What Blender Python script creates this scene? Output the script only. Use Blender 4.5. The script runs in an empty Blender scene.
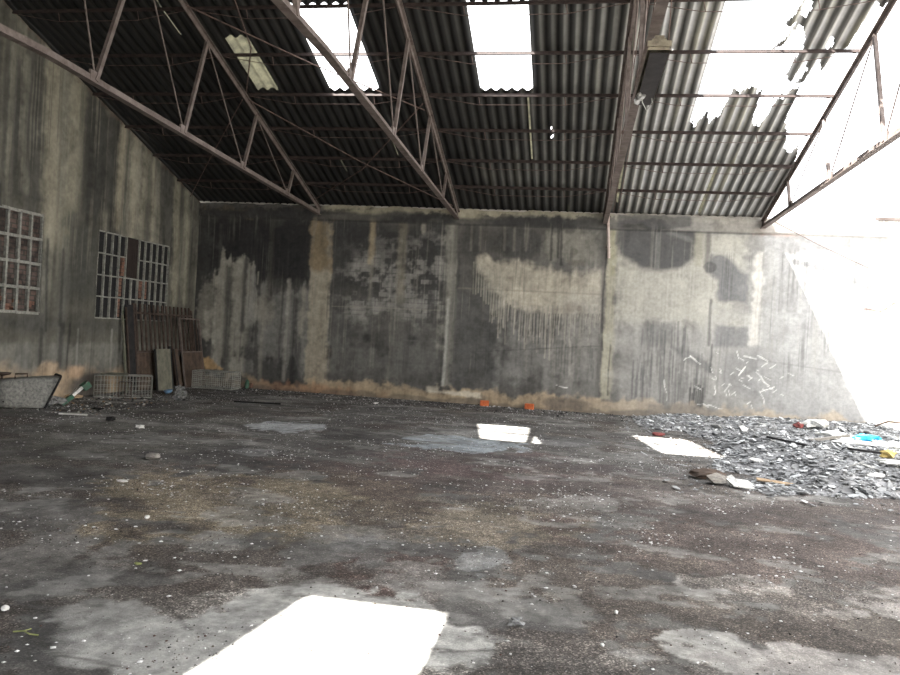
import bpy, bmesh, math, random
import numpy as np
from mathutils import Vector, Matrix
random.seed(7); RNG = np.random.default_rng(11)
SC = bpy.context.scene; COL = SC.collection
PI = math.pi

# ------------------------------------------------------------------ camera
F = 730.95; YAW = .16441; PIT = -.0037; ROLL = .0573; DIST = 17.018; CH = 1.6
_f = Vector((-math.sin(YAW)*math.cos(PIT), math.cos(YAW)*math.cos(PIT), math.sin(PIT)))
_r0 = Vector((math.cos(YAW), math.sin(YAW), 0)); _u0 = _r0.cross(_f)
CR = _r0*math.cos(ROLL)+_u0*math.sin(ROLL); CU = -_r0*math.sin(ROLL)+_u0*math.cos(ROLL)
CO = Vector((0, -DIST, CH))
cam_d = bpy.data.cameras.new('camera'); cam = bpy.data.objects.new('camera', cam_d); COL.objects.link(cam)
cam_d.sensor_width = 36; cam_d.lens = F/900*36; cam_d.clip_end = 500; cam_d.clip_start = .05
cam.matrix_world = Matrix(((CR.x, CU.x, -_f.x, CO.x), (CR.y, CU.y, -_f.y, CO.y), (CR.z, CU.z, -_f.z, CO.z), (0, 0, 0, 1)))
SC.camera = cam

# ------------------------------------------------------------------ light
SUN_DIR = Vector((.50, .105, -1)).normalized()
w = bpy.data.worlds.new('sky'); SC.world = w; w.use_nodes = True
wn = w.node_tree; bg = wn.nodes['Background']
bg.inputs['Color'].default_value = (.96, .97, 1, 1); bg.inputs['Strength'].default_value = 2.3
sd = bpy.data.lights.new('sun', 'SUN'); sd.energy = 26; sd.angle = .012; sd.color = (1, .97, .91)
so = bpy.data.objects.new('sun', sd); COL.objects.link(so); so.location = (-10, -10, 20)
so.rotation_euler = SUN_DIR.to_track_quat('-Z', 'Y').to_euler()
SC.view_settings.view_transform = 'Standard'; SC.view_settings.look = 'None'
SC.view_settings.gamma = 1; SC.view_settings.use_curve_mapping = False
SC.view_settings.exposure = 1.25

# ------------------------------------------------------------------ the building's main measures (metres)
H = 4.576; AL = .2977; CA, SA, TA = math.cos(AL), math.sin(AL), math.tan(AL)
XL = -9.34; XR = 10.83; YR = -9.4; YF = -18.8
TX = [-6.208, -2.803, .602, 4.007]
def roof(x, s, d=0):          # point on the front slope, s metres up from the back eave, d below it
    return Vector((x, -s*CA-d*SA*0, H+s*SA-d))
def roof_z(y): return H+TA*(-y if y > YR else (y-YF))
def ray(px, py): return _f+CR*((px-450)/F)-CU*((py-337.5)/F)
def on(px, py, ax, val):
    d = ray(px, py); t = (val-CO[ax])/d[ax]; return CO+d*t
def W(px, py): q = on(px, py, 1, 0); return q.x, q.z
def L(px, py): q = on(px, py, 0, XL); return q.y, q.z
def G(px, py): q = on(px, py, 2, 0); return q.x, q.y

# ------------------------------------------------------------------ helpers
def tag(o, label=None, cat=None, group=None, kind=None):
    if label: o['label'] = label
    if cat: o['category'] = cat
    if group: o['group'] = group
    if kind: o['kind'] = kind
    return o
def empty(name, loc=(0, 0, 0), rz=0):
    o = bpy.data.objects.new(name, None); COL.objects.link(o); o.location = loc; o.rotation_euler = (0, 0, rz)
    o.empty_display_size = .2; return o
def copy_tree(o, parent=None):
    c = o.copy(); COL.objects.link(c)
    if parent: c.parent = parent; c.matrix_parent_inverse = o.matrix_parent_inverse.copy()
    for ch in [x for x in COL.objects if x.parent == o]: copy_tree(ch, c)
    return c
class MB:
    def __init__(s): s.v = []; s.f = []
    def add(s, vs, fs):
        n = len(s.v); s.v += [tuple(v) for v in vs]; s.f += [tuple(i+n for i in f) for f in fs]; return s
    def box(s, c, d, R=None):
        R = R or Matrix.Identity(3); c = Vector(c); vs = []
        for z in (-1, 1):
            for y in (-1, 1):
                for x in (-1, 1): vs.append(c+R @ Vector((x*d[0]/2, y*d[1]/2, z*d[2]/2)))
        return s.add(vs, [(0, 2, 3, 1), (4, 5, 7, 6), (0, 1, 5, 4), (2, 6, 7, 3), (0, 4, 6, 2), (1, 3, 7, 5)])
    def bar(s, a, b, wd, ht, up=(0, 0, 1)):
        a = Vector(a); b = Vector(b); d = (b-a); l = d.length; d.normalize(); up = Vector(up)
        x = d.cross(up)
        if x.length < 1e-4: x = d.cross(Vector((1, 0, 0)))
        x.normalize(); z = x.cross(d)
        R = Matrix((x, d, z)).transposed(); return s.box((a+b)/2, (wd, l, ht), R)
    def tube(s, pts, r, n=6):
        pts = [Vector(p) for p in pts]; vs = []; fs = []
        for i, p in enumerate(pts):
            d = (pts[min(i+1, len(pts)-1)]-pts[max(i-1, 0)]).normalized()
            x = d.cross(Vector((0, 0, 1)))
            if x.length < 1e-3: x = d.cross(Vector((1, 0, 0)))
            x.normalize(); z = x.cross(d)
            for k in range(n):
                a = 2*PI*k/n; vs.append(p+x*math.cos(a)*r+z*math.sin(a)*r)
        for i in range(len(pts)-1):
            for k in range(n): fs.append((i*n+k, i*n+(k+1) % n, (i+1)*n+(k+1) % n, (i+1)*n+k))
        fs.append(tuple(range(n))[::-1]); fs.append(tuple((len(pts)-1)*n+k for k in range(n)))
        return s.add(vs, fs)
    def blob(s, c, r, seed=0, sub=1, jag=.25, R=None):
        bm = bmesh.new(); bmesh.ops.create_icosphere(bm, subdivisions=sub, radius=1); rg = random.Random(seed)
        vs = []
        for v in bm.verts:
            k = 1+rg.uniform(-jag, jag); q = Vector((v.co.x*r[0]*k, v.co.y*r[1]*k, v.co.z*r[2]*k))
            if R: q = R @ q
            vs.append(q+Vector(c))
        s.add(vs, [tuple(v.index for v in f.verts) for f in bm.faces]); bm.free(); return s
    def build(s, name, m, parent=None, smooth=False, col=None):
        me = bpy.data.meshes.new(name); me.from_pydata(s.v, [], s.f); me.update()
        me.materials.append(m)
        if smooth: me.polygons.foreach_set('use_smooth', [True]*len(me.polygons))
        if col is not None: setcol(me, col)
        o = bpy.data.objects.new(name, me); COL.objects.link(o)
        if parent: o.parent = parent
        return o
def setcol(me, c):
    a = me.color_attributes.new('Col', 'FLOAT_COLOR', 'POINT')
    c = np.asarray(c, dtype=np.float32)
    if c.shape[1] == 3: c = np.hstack([c, np.ones((len(c), 1), np.float32)])
    a.data.foreach_set('color', c.ravel())
def rot(rx=0, ry=0, rz=0): return Matrix.Rotation(rz, 3, 'Z') @ Matrix.Rotation(ry, 3, 'Y') @ Matrix.Rotation(rx, 3, 'X')
def rebase(root, obs_loc):     # put an Empty at the thing's base and keep its children where they are
    pass

# ------------------------------------------------------------------ noise for the stains
def _h(ix, iy, seed):
    n = (ix.astype(np.int64)*374761393+iy.astype(np.int64)*668265263+seed*1442695041) & 0x7fffffff
    n = ((n ^ (n >> 13))*1274126177) & 0x7fffffff
    return ((n ^ (n >> 16)) & 0xffff)/65535.
def vn(x, y, seed=0):
    ix = np.floor(x); iy = np.floor(y); fx = x-ix; fy = y-iy
    fx = fx*fx*(3-2*fx); fy = fy*fy*(3-2*fy)
    a = _h(ix, iy, seed); b = _h(ix+1, iy, seed); c = _h(ix, iy+1, seed); d = _h(ix+1, iy+1, seed)
    return (a*(1-fx)+b*fx)*(1-fy)+(c*(1-fx)+d*fx)*fy
def fbm(x, y, seed=0, o=4):
    t = 0; a = .5; s = 0
    for i in range(o): t = t+a*vn(x, y, seed+i*17); s += a; a *= .5; x = x*2.03; y = y*2.03
    return t/s
def ss(a, b, x): t = np.clip((x-a)/(b-a), 0, 1); return t*t*(3-2*t)
class Paint:
    def __init__(s, X, Z, base):
        s.X = X; s.Z = Z; s.c = np.ones((len(X), 1))*np.array([base])
        s.n = fbm(X*2.3, Z*2.3, 5)-.5; s.nf = fbm(X*9, Z*9, 8)-.5
        s.sx = (fbm(X*6, Z*.16, 21, 3)-.5)*2; s.sxf = (fbm(X*26, Z*.4, 33, 3)-.5)*2
    def mix(s, m, col, a=1):
        m = np.clip(m*a, 0, 1)[:, None]; s.c = s.c*(1-m)+np.array([col])*m
    def mul(s, m): s.c = s.c*m[:, None]
    def box(s, b, soft=.1, jag=.25, streak=0, cone=0):
        x0, x1, z0, z1 = min(b[0], b[2]), max(b[0], b[2]), min(b[1], b[3]), max(b[1], b[3])
        X = s.X; Z = s.Z
        d = np.minimum(np.minimum(X-x0, x1-X), np.minimum((Z-z0), (z1-Z)))
        d = d+s.n*jag*2+s.nf*jag+s.sx*streak
        return ss(-soft, soft, d)
    def ell(s, b, soft=.2, jag=.3, streak=0):
        cx, cz = (b[0]+b[2])/2, (b[1]+b[3])/2; rx, rz = abs(b[2]-b[0])/2, abs(b[3]-b[1])/2
        d = 1-np.sqrt(((s.X-cx)/rx)**2+((s.Z-cz)/rz)**2)
        d = d+s.n*jag*2+s.nf*jag+s.sx*streak
        return ss(-soft, soft, d)
    def seg(s, a, b, wd, soft=.6, wob=0):
        ax, az = a; bx, bz = b; dx, dz = bx-ax, bz-az; l2 = dx*dx+dz*dz+1e-9
        X = s.X+wob*.35*(fbm(s.Z*.9, s.Z*0+ax*3, 3)-.5)+s.nf*wd*.9
        t = np.clip(((X-ax)*dx+(s.Z-az)*dz)/l2, 0, 1); d = np.hypot(X-ax-t*dx, s.Z-az-t*dz)
        return 1-ss(wd*(1-soft), wd*(1+soft), d)
    def poly(s, pts, soft=.1, jag=.25, streak=0):
        X = s.X; Z = s.Z; ins = np.zeros(len(X), bool); dm = np.full(len(X), 1e9)
        for i in range(len(pts)):
            ax, az = pts[i]; bx, bz = pts[(i+1) % len(pts)]
            if az != bz:
                c = ((az > Z) != (bz > Z)) & (X < (bx-ax)*(Z-az)/(bz-az)+ax); ins ^= c
            dx, dz = bx-ax, bz-az; t = np.clip(((X-ax)*dx+(Z-az)*dz)/(dx*dx+dz*dz+1e-9), 0, 1)
            dm = np.minimum(dm, np.hypot(X-ax-t*dx, Z-az-t*dz))
        d = np.where(ins, dm, -dm)+s.n*jag*2+s.nf*jag+s.sx*streak
        return ss(-soft, soft, d)

# ------------------------------------------------------------------ materials
def mat(name, col=(.5, .5, .5), rough=.8, metal=0, col2=None, scale=8, bump=0, attr=False, trans=0, stretch=None, spots=None, alpha=1):
    m = bpy.data.materials.new(name); m.use_nodes = True; nt = m.node_tree; N = nt.nodes; K = nt.links
    b = N['Principled BSDF']; b.inputs['Roughness'].default_value = rough; b.inputs['Metallic'].default_value = metal
    b.inputs['Specular IOR Level'].default_value = .3
    tc = N.new('ShaderNodeTexCoord'); mp = N.new('ShaderNodeMapping'); K.new(tc.outputs['Object'], mp.inputs['Vector'])
    if stretch: mp.inputs['Scale'].default_value = stretch
    nz = N.new('ShaderNodeTexNoise'); nz.inputs['Scale'].default_value = scale; nz.inputs['Detail'].default_value = 6
    nz.inputs['Roughness'].default_value = .65
    K.new(mp.outputs[0], nz.inputs['Vector'])
    rp = N.new('ShaderNodeValToRGB'); rp.color_ramp.elements[0].position = .36; rp.color_ramp.elements[1].position = .64
    K.new(nz.outputs['Fac'], rp.inputs['Fac'])
    if attr:
        at = N.new('ShaderNodeVertexColor'); at.layer_name = 'Col'
        rp.color_ramp.elements[0].color = (.9, .9, .9, 1); rp.color_ramp.elements[1].color = (1.09, 1.09, 1.09, 1)
        mx = N.new('ShaderNodeMix'); mx.data_type = 'RGBA'; mx.blend_type = 'MULTIPLY'; mx.inputs['Factor'].default_value = 1
        K.new(at.outputs['Color'], mx.inputs[6]); K.new(rp.outputs['Color'], mx.inputs[7]); out = mx.outputs[2]
    else:
        c2 = col2 or tuple(x*.6 for x in col)
        rp.color_ramp.elements[0].color = (*c2, 1); rp.color_ramp.elements[1].color = (*col, 1); out = rp.outputs['Color']
    K.new(out, b.inputs['Base Color'])
    if bump:
        bp = N.new('ShaderNodeBump'); bp.inputs['Strength'].default_value = bump; bp.inputs['Distance'].default_value = .02
        K.new(nz.outputs['Fac'], bp.inputs['Height']); K.new(bp.outputs[0], b.inputs['Normal'])
    if trans:
        tr = N.new('ShaderNodeBsdfTranslucent'); K.new(out, tr.inputs['Color'])
        ms = N.new('ShaderNodeMixShader'); ms.inputs[0].default_value = trans
        K.new(b.outputs[0], ms.inputs[1]); K.new(tr.outputs[0], ms.inputs[2]); K.new(ms.outputs[0], N['Material Output'].inputs[0])
    if alpha < 1: b.inputs['Alpha'].default_value = alpha
    return m
M = {}
M['wall'] = mat('stained_plaster', attr=True, scale=14, bump=.15, rough=.9)
M['roof'] = mat('sooty_fibre_cement', attr=True, scale=5, bump=.2, rough=.85)
M['shard'] = mat('broken_fibre_cement', attr=True, scale=20, bump=.2, rough=.85)
M['steel'] = mat('rusty_dusty_steel', (.18, .15, .138), .75, .0, (.095, .073, .065), 6, .2)
M['purlin'] = mat('rusted_purlin_steel', (.060, .043, .039), .8, 0, (.026, .020, .019), 8, .2)
M['rod'] = mat('rusty_rod', (.16, .11, .095), .7, 0, (.06, .04, .035), 12)
M['brick'] = mat('bare_brick', (.24, .13, .095), .9, 0, (.11, .065, .05), 10, .4)
M['obrick'] = mat('fresh_orange_brick', (.62, .17, .06), .9, 0, (.42, .10, .04), 14, .4)
M['frame'] = mat('weathered_white_frame', (.33, .33, .30), .85, 0, (.17, .17, .16), 16, .3)
M['dark'] = mat('sooty_infill', (.020, .0195, .021), .8, 0, (.009, .009, .010), 5, .3)
M['rust'] = mat('rust_brown_sheet', (.105, .074, .056), .85, 0, (.05, .037, .03), 5, .3)
M['darkrust'] = mat('blocking_sheet_rust', (.045, .034, .03), .85, 0, (.03, .024, .022), 5, .2)
M['rustbar'] = mat('rust_brown_bar', (.085, .060, .050), .85, 0, (.042, .031, .027), 9, .2)
M['board'] = mat('grey_green_board', (.19, .185, .145), .8, 0, (.11, .11, .09), 6, .2)
M['blackened'] = mat('blackened_board', (.03, .029, .03), .9, 0, (.015, .015, .016), 6, .2)
M['wire'] = mat('galvanised_wire', (.42, .43, .40), .5, .2, (.24, .24, .22), 12)
M['tub'] = mat('dusty_grey_plastic', (.26, .26, .24), .8, 0, (.12, .12, .115), 30, .3)
M['white'] = mat('dirty_white', (.75, .75, .72), .7, 0, (.45, .45, .43), 18, .2)
M['plastic'] = mat('crumpled_clear_plastic', (.38, .39, .39), .3, 0, (.12, .12, .12), 22, .4, alpha=.65)
M['green'] = mat('green_print', (.03, .12, .07), .6, 0, (.06, .08, .065), 14)
M['blue'] = mat('blue_plastic', (.03, .42, .75), .5, 0, (.02, .26, .52), 14, .2)
M['bluep'] = mat('pale_blue_plastic', (.12, .22, .34), .5, 0, (.06, .12, .2), 14, .2)
M['yellow'] = mat('yellow_rag', (.65, .5, .2), .8, 0, (.45, .34, .12), 14, .2)
M['red'] = mat('faded_red', (.30, .08, .075), .8, 0, (.14, .05, .045), 14, .2)
M['beige'] = mat('beige_cloth', (.42, .31, .2), .9, 0, (.28, .2, .13), 14, .2)
M['black'] = mat('charred_black', (.018, .018, .018), .9, 0, (.01, .01, .01), 14, .2)
M['wood'] = mat('grey_weathered_wood', (.32, .30, .27), .85, 0, (.15, .14, .13), 10, .2, stretch=(1, 12, 12))
M['lamp'] = mat('dusty_reflector', (.30, .27, .20), .6, 0, (.12, .10, .075), 7, .1)
M['lampin'] = mat('blackened_lamp_tray', (.045, .04, .042), .6, 0, (.02, .018, .02), 7, .1)
M['chrome'] = mat('bare_metal_foil', (.7, .7, .7), .3, .6, (.4, .4, .4), 14, .3)
M['pvc'] = mat('pale_pipe', (.62, .53, .50), .6, 0, (.42, .33, .30), 9)
M['skylite'] = mat('yellowed_translucent_sheet', (.13, .125, .085), .6, 0, (.055, .053, .04), 6, .1, trans=.13)
M['outside'] = mat('outer_render', (.5, .48, .44), .9, 0, (.35, .33, .3), 3, .1)
M['leafy'] = mat('yellow_green_leaf', (.30, .32, .13), .8, 0, (.15, .17, .07), 14)

# floor material: attribute colour, alpha = how gravelly
def floor_mat():
    m = bpy.data.materials.new('burnt_concrete_floor'); m.use_nodes = True; nt = m.node_tree; N = nt.nodes; K = nt.links
    b = N['Principled BSDF']; b.inputs['Roughness'].default_value = .8; b.inputs['Specular IOR Level'].default_value = .25
    tc = N.new('ShaderNodeTexCoord'); at = N.new('ShaderNodeVertexColor'); at.layer_name = 'Col'
    n1 = N.new('ShaderNodeTexNoise'); n1.inputs['Scale'].default_value = 9; n1.inputs['Detail'].default_value = 9; n1.inputs['Roughness'].default_value = .7
    n2 = N.new('ShaderNodeTexNoise'); n2.inputs['Scale'].default_value = 60; n2.inputs['Detail'].default_value = 4; n2.inputs['Roughness'].default_value = .8
    vo = N.new('ShaderNodeTexVoronoi'); vo.inputs['Scale'].default_value = 115
    for n in (n1, n2, vo): K.new(tc.outputs['Object'], n.inputs['Vector'])
    r1 = N.new('ShaderNodeValToRGB'); K.new(n1.outputs['Fac'], r1.inputs['Fac'])
    r1.color_ramp.elements[0].position = .35; r1.color_ramp.elements[1].position = .65
    r1.color_ramp.elements[0].color = (.62, .62, .62, 1); r1.color_ramp.elements[1].color = (1.3, 1.3, 1.3, 1)
    sep = N.new('ShaderNodeSeparateColor'); K.new(vo.outputs['Color'], sep.inputs[0])
    r2 = N.new('ShaderNodeValToRGB'); K.new(sep.outputs[0], r2.inputs['Fac'])
    e = r2.color_ramp.elements; e[0].position = 0; e[0].color = (.35, .33, .32, 1); e[1].position = .98; e[1].color = (2.6, 2.5, 2.4, 1)
    k = e.new(.6); k.color = (.8, .78, .76, 1); k = e.new(.85); k.color = (1.35, 1.3, 1.25, 1)
    m1 = N.new('ShaderNodeMix'); m1.data_type = 'RGBA'; m1.blend_type = 'MULTIPLY'; m1.inputs['Factor'].default_value = 1
    K.new(at.outputs['Color'], m1.inputs[6]); K.new(r1.outputs['Color'], m1.inputs[7])
    m2 = N.new('ShaderNodeMix'); m2.data_type = 'RGBA'; m2.blend_type = 'MULTIPLY'
    K.new(at.outputs['Alpha'], m2.inputs['Factor']); K.new(m1.outputs[2], m2.inputs[6]); K.new(r2.outputs['Color'], m2.inputs[7])
    K.new(m2.outputs[2], b.inputs['Base Color'])
    mm = N.new('ShaderNodeMath'); mm.operation = 'MULTIPLY'; K.new(sep.outputs[0], mm.inputs[0]); K.new(at.outputs['Alpha'], mm.inputs[1])
    ad = N.new('ShaderNodeMath'); ad.operation = 'ADD'; K.new(mm.outputs[0], ad.inputs[0]); K.new(n2.outputs['Fac'], ad.inputs[1])
    bp = N.new('ShaderNodeBump'); bp.inputs['Strength'].default_value = .5; bp.inputs['Distance'].default_value = .02
    K.new(ad.outputs[0], bp.inputs['Height']); K.new(bp.outputs[0], b.inputs['Normal'])
    return m
M['floor'] = floor_mat()

def grid_mesh(name, m, us, vs, fn, keep=None, smooth=False, flip=False):
    U, V = np.meshgrid(us, vs); nu, nv = len(us), len(vs)
    P = fn(U.ravel(), V.ravel())
    i = np.arange((nu-1)*(nv-1)); r = i//(nu-1); c = i % (nu-1); a = r*nu+c
    q = np.stack([a, a+1, a+nu+1, a+nu], 1)
    if flip: q = q[:, ::-1]
    if keep is not None:
        uc = (us[:-1]+us[1:])/2; vc = (vs[:-1]+vs[1:])/2; UU, VV = np.meshgrid(uc, vc); q = q[keep(UU.ravel(), VV.ravel())]
        used = np.unique(q); mp = np.full(len(P), -1); mp[used] = np.arange(len(used)); P = P[used]; q = mp[q]
    else: used = np.arange(len(P))
    me = bpy.data.meshes.new(name); me.vertices.add(len(P)); me.vertices.foreach_set('co', P.astype(np.float32).ravel())
    me.loops.add(q.size); me.loops.foreach_set('vertex_index', q.ravel().astype(np.int32))
    me.polygons.add(len(q)); me.polygons.foreach_set('loop_start', np.arange(0, q.size, 4, dtype=np.int32))
    me.polygons.foreach_set('loop_total', np.full(len(q), 4, np.int32))
    if smooth: me.polygons.foreach_set('use_smooth', np.ones(len(q), bool))
    me.update(calc_edges=True); me.validate(); me.materials.append(m)
    o = bpy.data.objects.new(name, me); COL.objects.link(o); return o, P, U.ravel()[used], V.ravel()[used]

# ------------------------------------------------------------------ floor
us = np.concatenate([np.arange(-9.5, -5, .05), np.arange(-5, 4, .022), np.arange(4, 8, .05), np.arange(8, 11, .3)]); vs = np.concatenate([np.arange(-18.9, -14.8, .15), np.arange(-14.8, -10.5, .02), np.arange(-10.5, .2, .045)])
flo, P, X, Y = grid_mesh('floor', M['floor'], us, vs, lambda u, v: np.stack([u, v, u*0], 1))
tag(flo, kind='structure')
p = Paint(X, Y, (.062, .060, .058)); grav = np.full(len(X), .35)
big = fbm(X*.55, Y*.55, 91)-.5; med = fbm(X*1.6, Y*1.6, 77, 5)-.5
p.mix(ss(.0, .3, big+med*.6), (.095, .092, .087)); p.mix(ss(.05, .22, -big+med*.5), (.038, .036, .035), .8)
def G4(x0, y0, x1, y1):   # a patch on the floor seen between two image rows
    a = G((x0+x1)/2, y0); b = G((x0+x1)/2, y1); c = G(x0, (y0+y1)/2); d = G(x1, (y0+y1)/2)
    return (c[0], b[1], d[0], a[1])
p.n = (fbm(X*2.3, Y*2.3, 5, 5)-.5)*1.2; p.nf = (fbm(X*8, Y*8, 8, 5)-.5)*1.3
def fe(px, col, a=1, soft=.2, jag=.6, g=None):
    m_ = p.ell(G4(*px), soft*.35, jag); p.mix(m_, col, a)
    if g is not None:
        global grav
        mm = np.clip(m_*a, 0, 1); grav = grav*(1-mm)+g*mm
fe((60, 470, 420, 545), (.125, .108, .080), .9, .4, .7, .9)       # ochre gravel
fe((330, 490, 620, 545), (.115, .10, .078), .8, .4, .7, .9)
fe((-60, 400, 260, 470), (.080, .079, .072), .7, .4, .7, .6)
fe((240, 470, 900, 520), (.060, .048, .045), .7, .35, .8, .9)      # reddish burnt gravel
fe((340, 450, 640, 480), (.058, .043, .043), .8, .35, .8, .8)
fe((560, 520, 900, 590), (.066, .052, .047), .85, .3, .8, .95)
fe((480, 560, 760, 640), (.070, .060, .052), .85, .3, .8, .9)
fe((760, 600, 940, 660), (.074, .064, .055), .8, .3, .8, .8)
fe((100, 545, 400, 600), (.050, .044, .040), .85, .3, .9, .9)
fe((330, 550, 470, 606), (.060, .044, .040), .9, .25, .9, .9)
fe((-80, 560, 120, 680), (.055, .055, .054), .7, .4, .7, .3)
fe((180, 420, 420, 455), (.040, .039, .038), .7, .3, .7, .4)       # dark damp streaks
fe((380, 455, 640, 468), (.042, .040, .040), .6, .3, .7, .4)
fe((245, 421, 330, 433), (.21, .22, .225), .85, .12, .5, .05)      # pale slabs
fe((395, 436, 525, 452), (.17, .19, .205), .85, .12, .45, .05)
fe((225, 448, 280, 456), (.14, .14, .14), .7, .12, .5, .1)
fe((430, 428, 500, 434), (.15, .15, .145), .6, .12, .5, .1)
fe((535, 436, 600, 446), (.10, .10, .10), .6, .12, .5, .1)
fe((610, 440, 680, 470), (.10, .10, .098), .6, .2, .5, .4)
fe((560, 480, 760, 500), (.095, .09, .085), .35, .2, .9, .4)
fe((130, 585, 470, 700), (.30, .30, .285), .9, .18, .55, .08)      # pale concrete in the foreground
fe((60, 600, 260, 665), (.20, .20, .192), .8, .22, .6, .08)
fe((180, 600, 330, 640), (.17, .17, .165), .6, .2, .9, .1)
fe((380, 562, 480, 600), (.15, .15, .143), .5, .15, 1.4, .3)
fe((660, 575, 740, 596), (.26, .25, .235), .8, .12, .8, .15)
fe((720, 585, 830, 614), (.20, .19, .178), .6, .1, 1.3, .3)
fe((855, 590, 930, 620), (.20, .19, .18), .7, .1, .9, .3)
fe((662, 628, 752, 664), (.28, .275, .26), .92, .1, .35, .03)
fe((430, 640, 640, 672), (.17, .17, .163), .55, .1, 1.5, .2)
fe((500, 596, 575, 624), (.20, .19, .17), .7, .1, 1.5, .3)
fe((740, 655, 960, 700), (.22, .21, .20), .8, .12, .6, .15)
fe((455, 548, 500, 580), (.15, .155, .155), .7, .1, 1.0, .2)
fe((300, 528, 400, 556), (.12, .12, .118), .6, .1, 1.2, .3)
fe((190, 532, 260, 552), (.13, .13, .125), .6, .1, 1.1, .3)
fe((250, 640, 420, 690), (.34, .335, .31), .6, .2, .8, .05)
cr_ = fbm(X*1.1+5, Y*1.9, 401, 6)-.5+(fbm(X*9, Y*9, 402, 4)-.5)*.18
m_ = ss(.12, .16, cr_); p.mix(m_, (.15, .148, .14), .55); grav = grav*(1-m_*.7)
cr2 = fbm(X*1.3+9, Y*1.6, 411, 6)-.5+(fbm(X*9, Y*9, 412, 4)-.5)*.25
m_ = ss(.08, .14, cr2); p.mix(m_, (.045, .038, .034), .6); grav = grav*(1-m_)+m_*.95
stk = (fbm(X*.9+3, Y*5+X*.6, 61, 4)-.5)
p.mix(ss(.10, .26, stk)*ss(-16, -5, Y), (.036, .035, .034), .55)
p.mix(ss(.12, .28, -stk)*ss(-16, -5, Y), (.12, .118, .11), .45)
# thin tyre and water marks
for a, b in [((330, 640), (450, 650)), ((440, 652), (560, 648)), ((450, 668), (600, 672)), ((20, 625), (60, 655)), ((60, 655), (130, 668)), ((560, 655), (600, 668)), ((165, 600), (190, 630))]:
    p.mix(p.seg(G(*a), G(*b), .012, .6, .25), (.05, .048, .045), .7)
p.mul(1.75*(1+(fbm(X*3.2, Y*3.2, 200, 5)-.5)*1.3))
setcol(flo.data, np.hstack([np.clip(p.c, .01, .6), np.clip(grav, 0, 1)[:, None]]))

# ------------------------------------------------------------------ back wall
us = np.concatenate([np.arange(XL-.1, 7.6, .0215), np.arange(7.6, XR+.3, .2)]); vs = np.arange(-.02, 4.5801, .0215)
BEAM = 4.22
def bw(u, v):
    y = np.where(v > BEAM, -.035, 0.)
    y = y+(fbm(u*1.3, v*1.3, 40)-.5)*.03
    top = np.where(v > 4.55, (fbm(u*3, u*0, 44)-.5)*.10, 0)
    return np.stack([u, y, v+top], 1)
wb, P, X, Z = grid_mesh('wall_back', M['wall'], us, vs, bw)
tag(wb, kind='structure')
p = Paint(X, Z, (.085, .083, .077))
def B(x0, y0, x1, y1): ym = (y0+y1)/2; return (W(x0, ym)[0], W(x0, y0)[1], W(x1, ym)[0], W(x1, y1)[1])
def PL(*pts): return [W(*q) for q in pts]
DK = (.022, .022, .023); DG = (.045, .045, .044); MG = (.10, .099, .094); PG = (.24, .228, .195); PT = (.34, .315, .26); LT = (.40, .385, .34)
wide = fbm(X*1.1, Z*.8, 12)-.5
p.mix(ss(0, .25, wide), MG, .6); p.mix(ss(0, .25, -wide), DG, .5)
# right half is generally paler
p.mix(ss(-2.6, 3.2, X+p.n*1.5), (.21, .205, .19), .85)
p.mix(ss(3.4, 5.2, X+p.n), (.25, .25, .25), .9)  # haze brightening towards the right end painted into the plaster colour
# bay 1
p.mix(p.box(B(192, 212, 318, 290), .25, .35, .25), DK, .95)
p.mix(p.box(B(192, 215, 212, 380), .12, .2, .1), DG, .8)
p.mix(p.ell(B(207, 262, 252, 375), .12, .35, .5), (.27, .26, .225), .85)
p.mix(p.ell(B(196, 280, 222, 340), .2, .4, .3), PG, .6)
p.mix(p.ell(B(240, 280, 256, 325), .15, .6, .2), (.26, .25, .22), .8)
p.mix(p.seg(W(229, 270), W(226, 375), .09, .6, .3), DG, .75)
p.mix(p.box(B(254, 280, 316, 372), .1, .2, .5), (.175, .172, .16), .85)
p.mix(p.ell(B(256, 290, 276, 325), .2, .4, .2), PG, .6)
p.mix(p.box(B(298, 285, 306, 340), .06, .15, .1), PG, .7)
for x, y0, y1, wd, c, a in [(264, 300, 380, .05, PG, .5), (289, 280, 380, .045, LT, .4), (283, 285, 375, .03, DG, .6), (296, 300, 388, .06, DK, .6), (246, 260, 330, .06, DK, .7), (250, 330, 385, .10, DG, .6), (216, 300, 375, .04, LT, .35), (273, 215, 300, .06, (.07, .065, .058), .5), (221, 225, 270, .04, (.06, .058, .055), .6), (258, 272, 284, .02, PG, .8)]:
    p.mix(p.seg(W(x, y0), W(x-.057*(y1-y0), y1), wd, .8, .2), c, a)
p.mix(p.poly(PL((202, 358), (208, 357), (222, 369), (206, 371)), .04, .08), (.40, .27, .14), .9)
p.mix(p.box(B(192, 205, 250, 216), .08, .2, .1), (.075, .062, .045), .8)
p.mix(p.box(B(250, 206, 320, 216), .06, .2, .1), (.05, .046, .042), .8)
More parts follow.
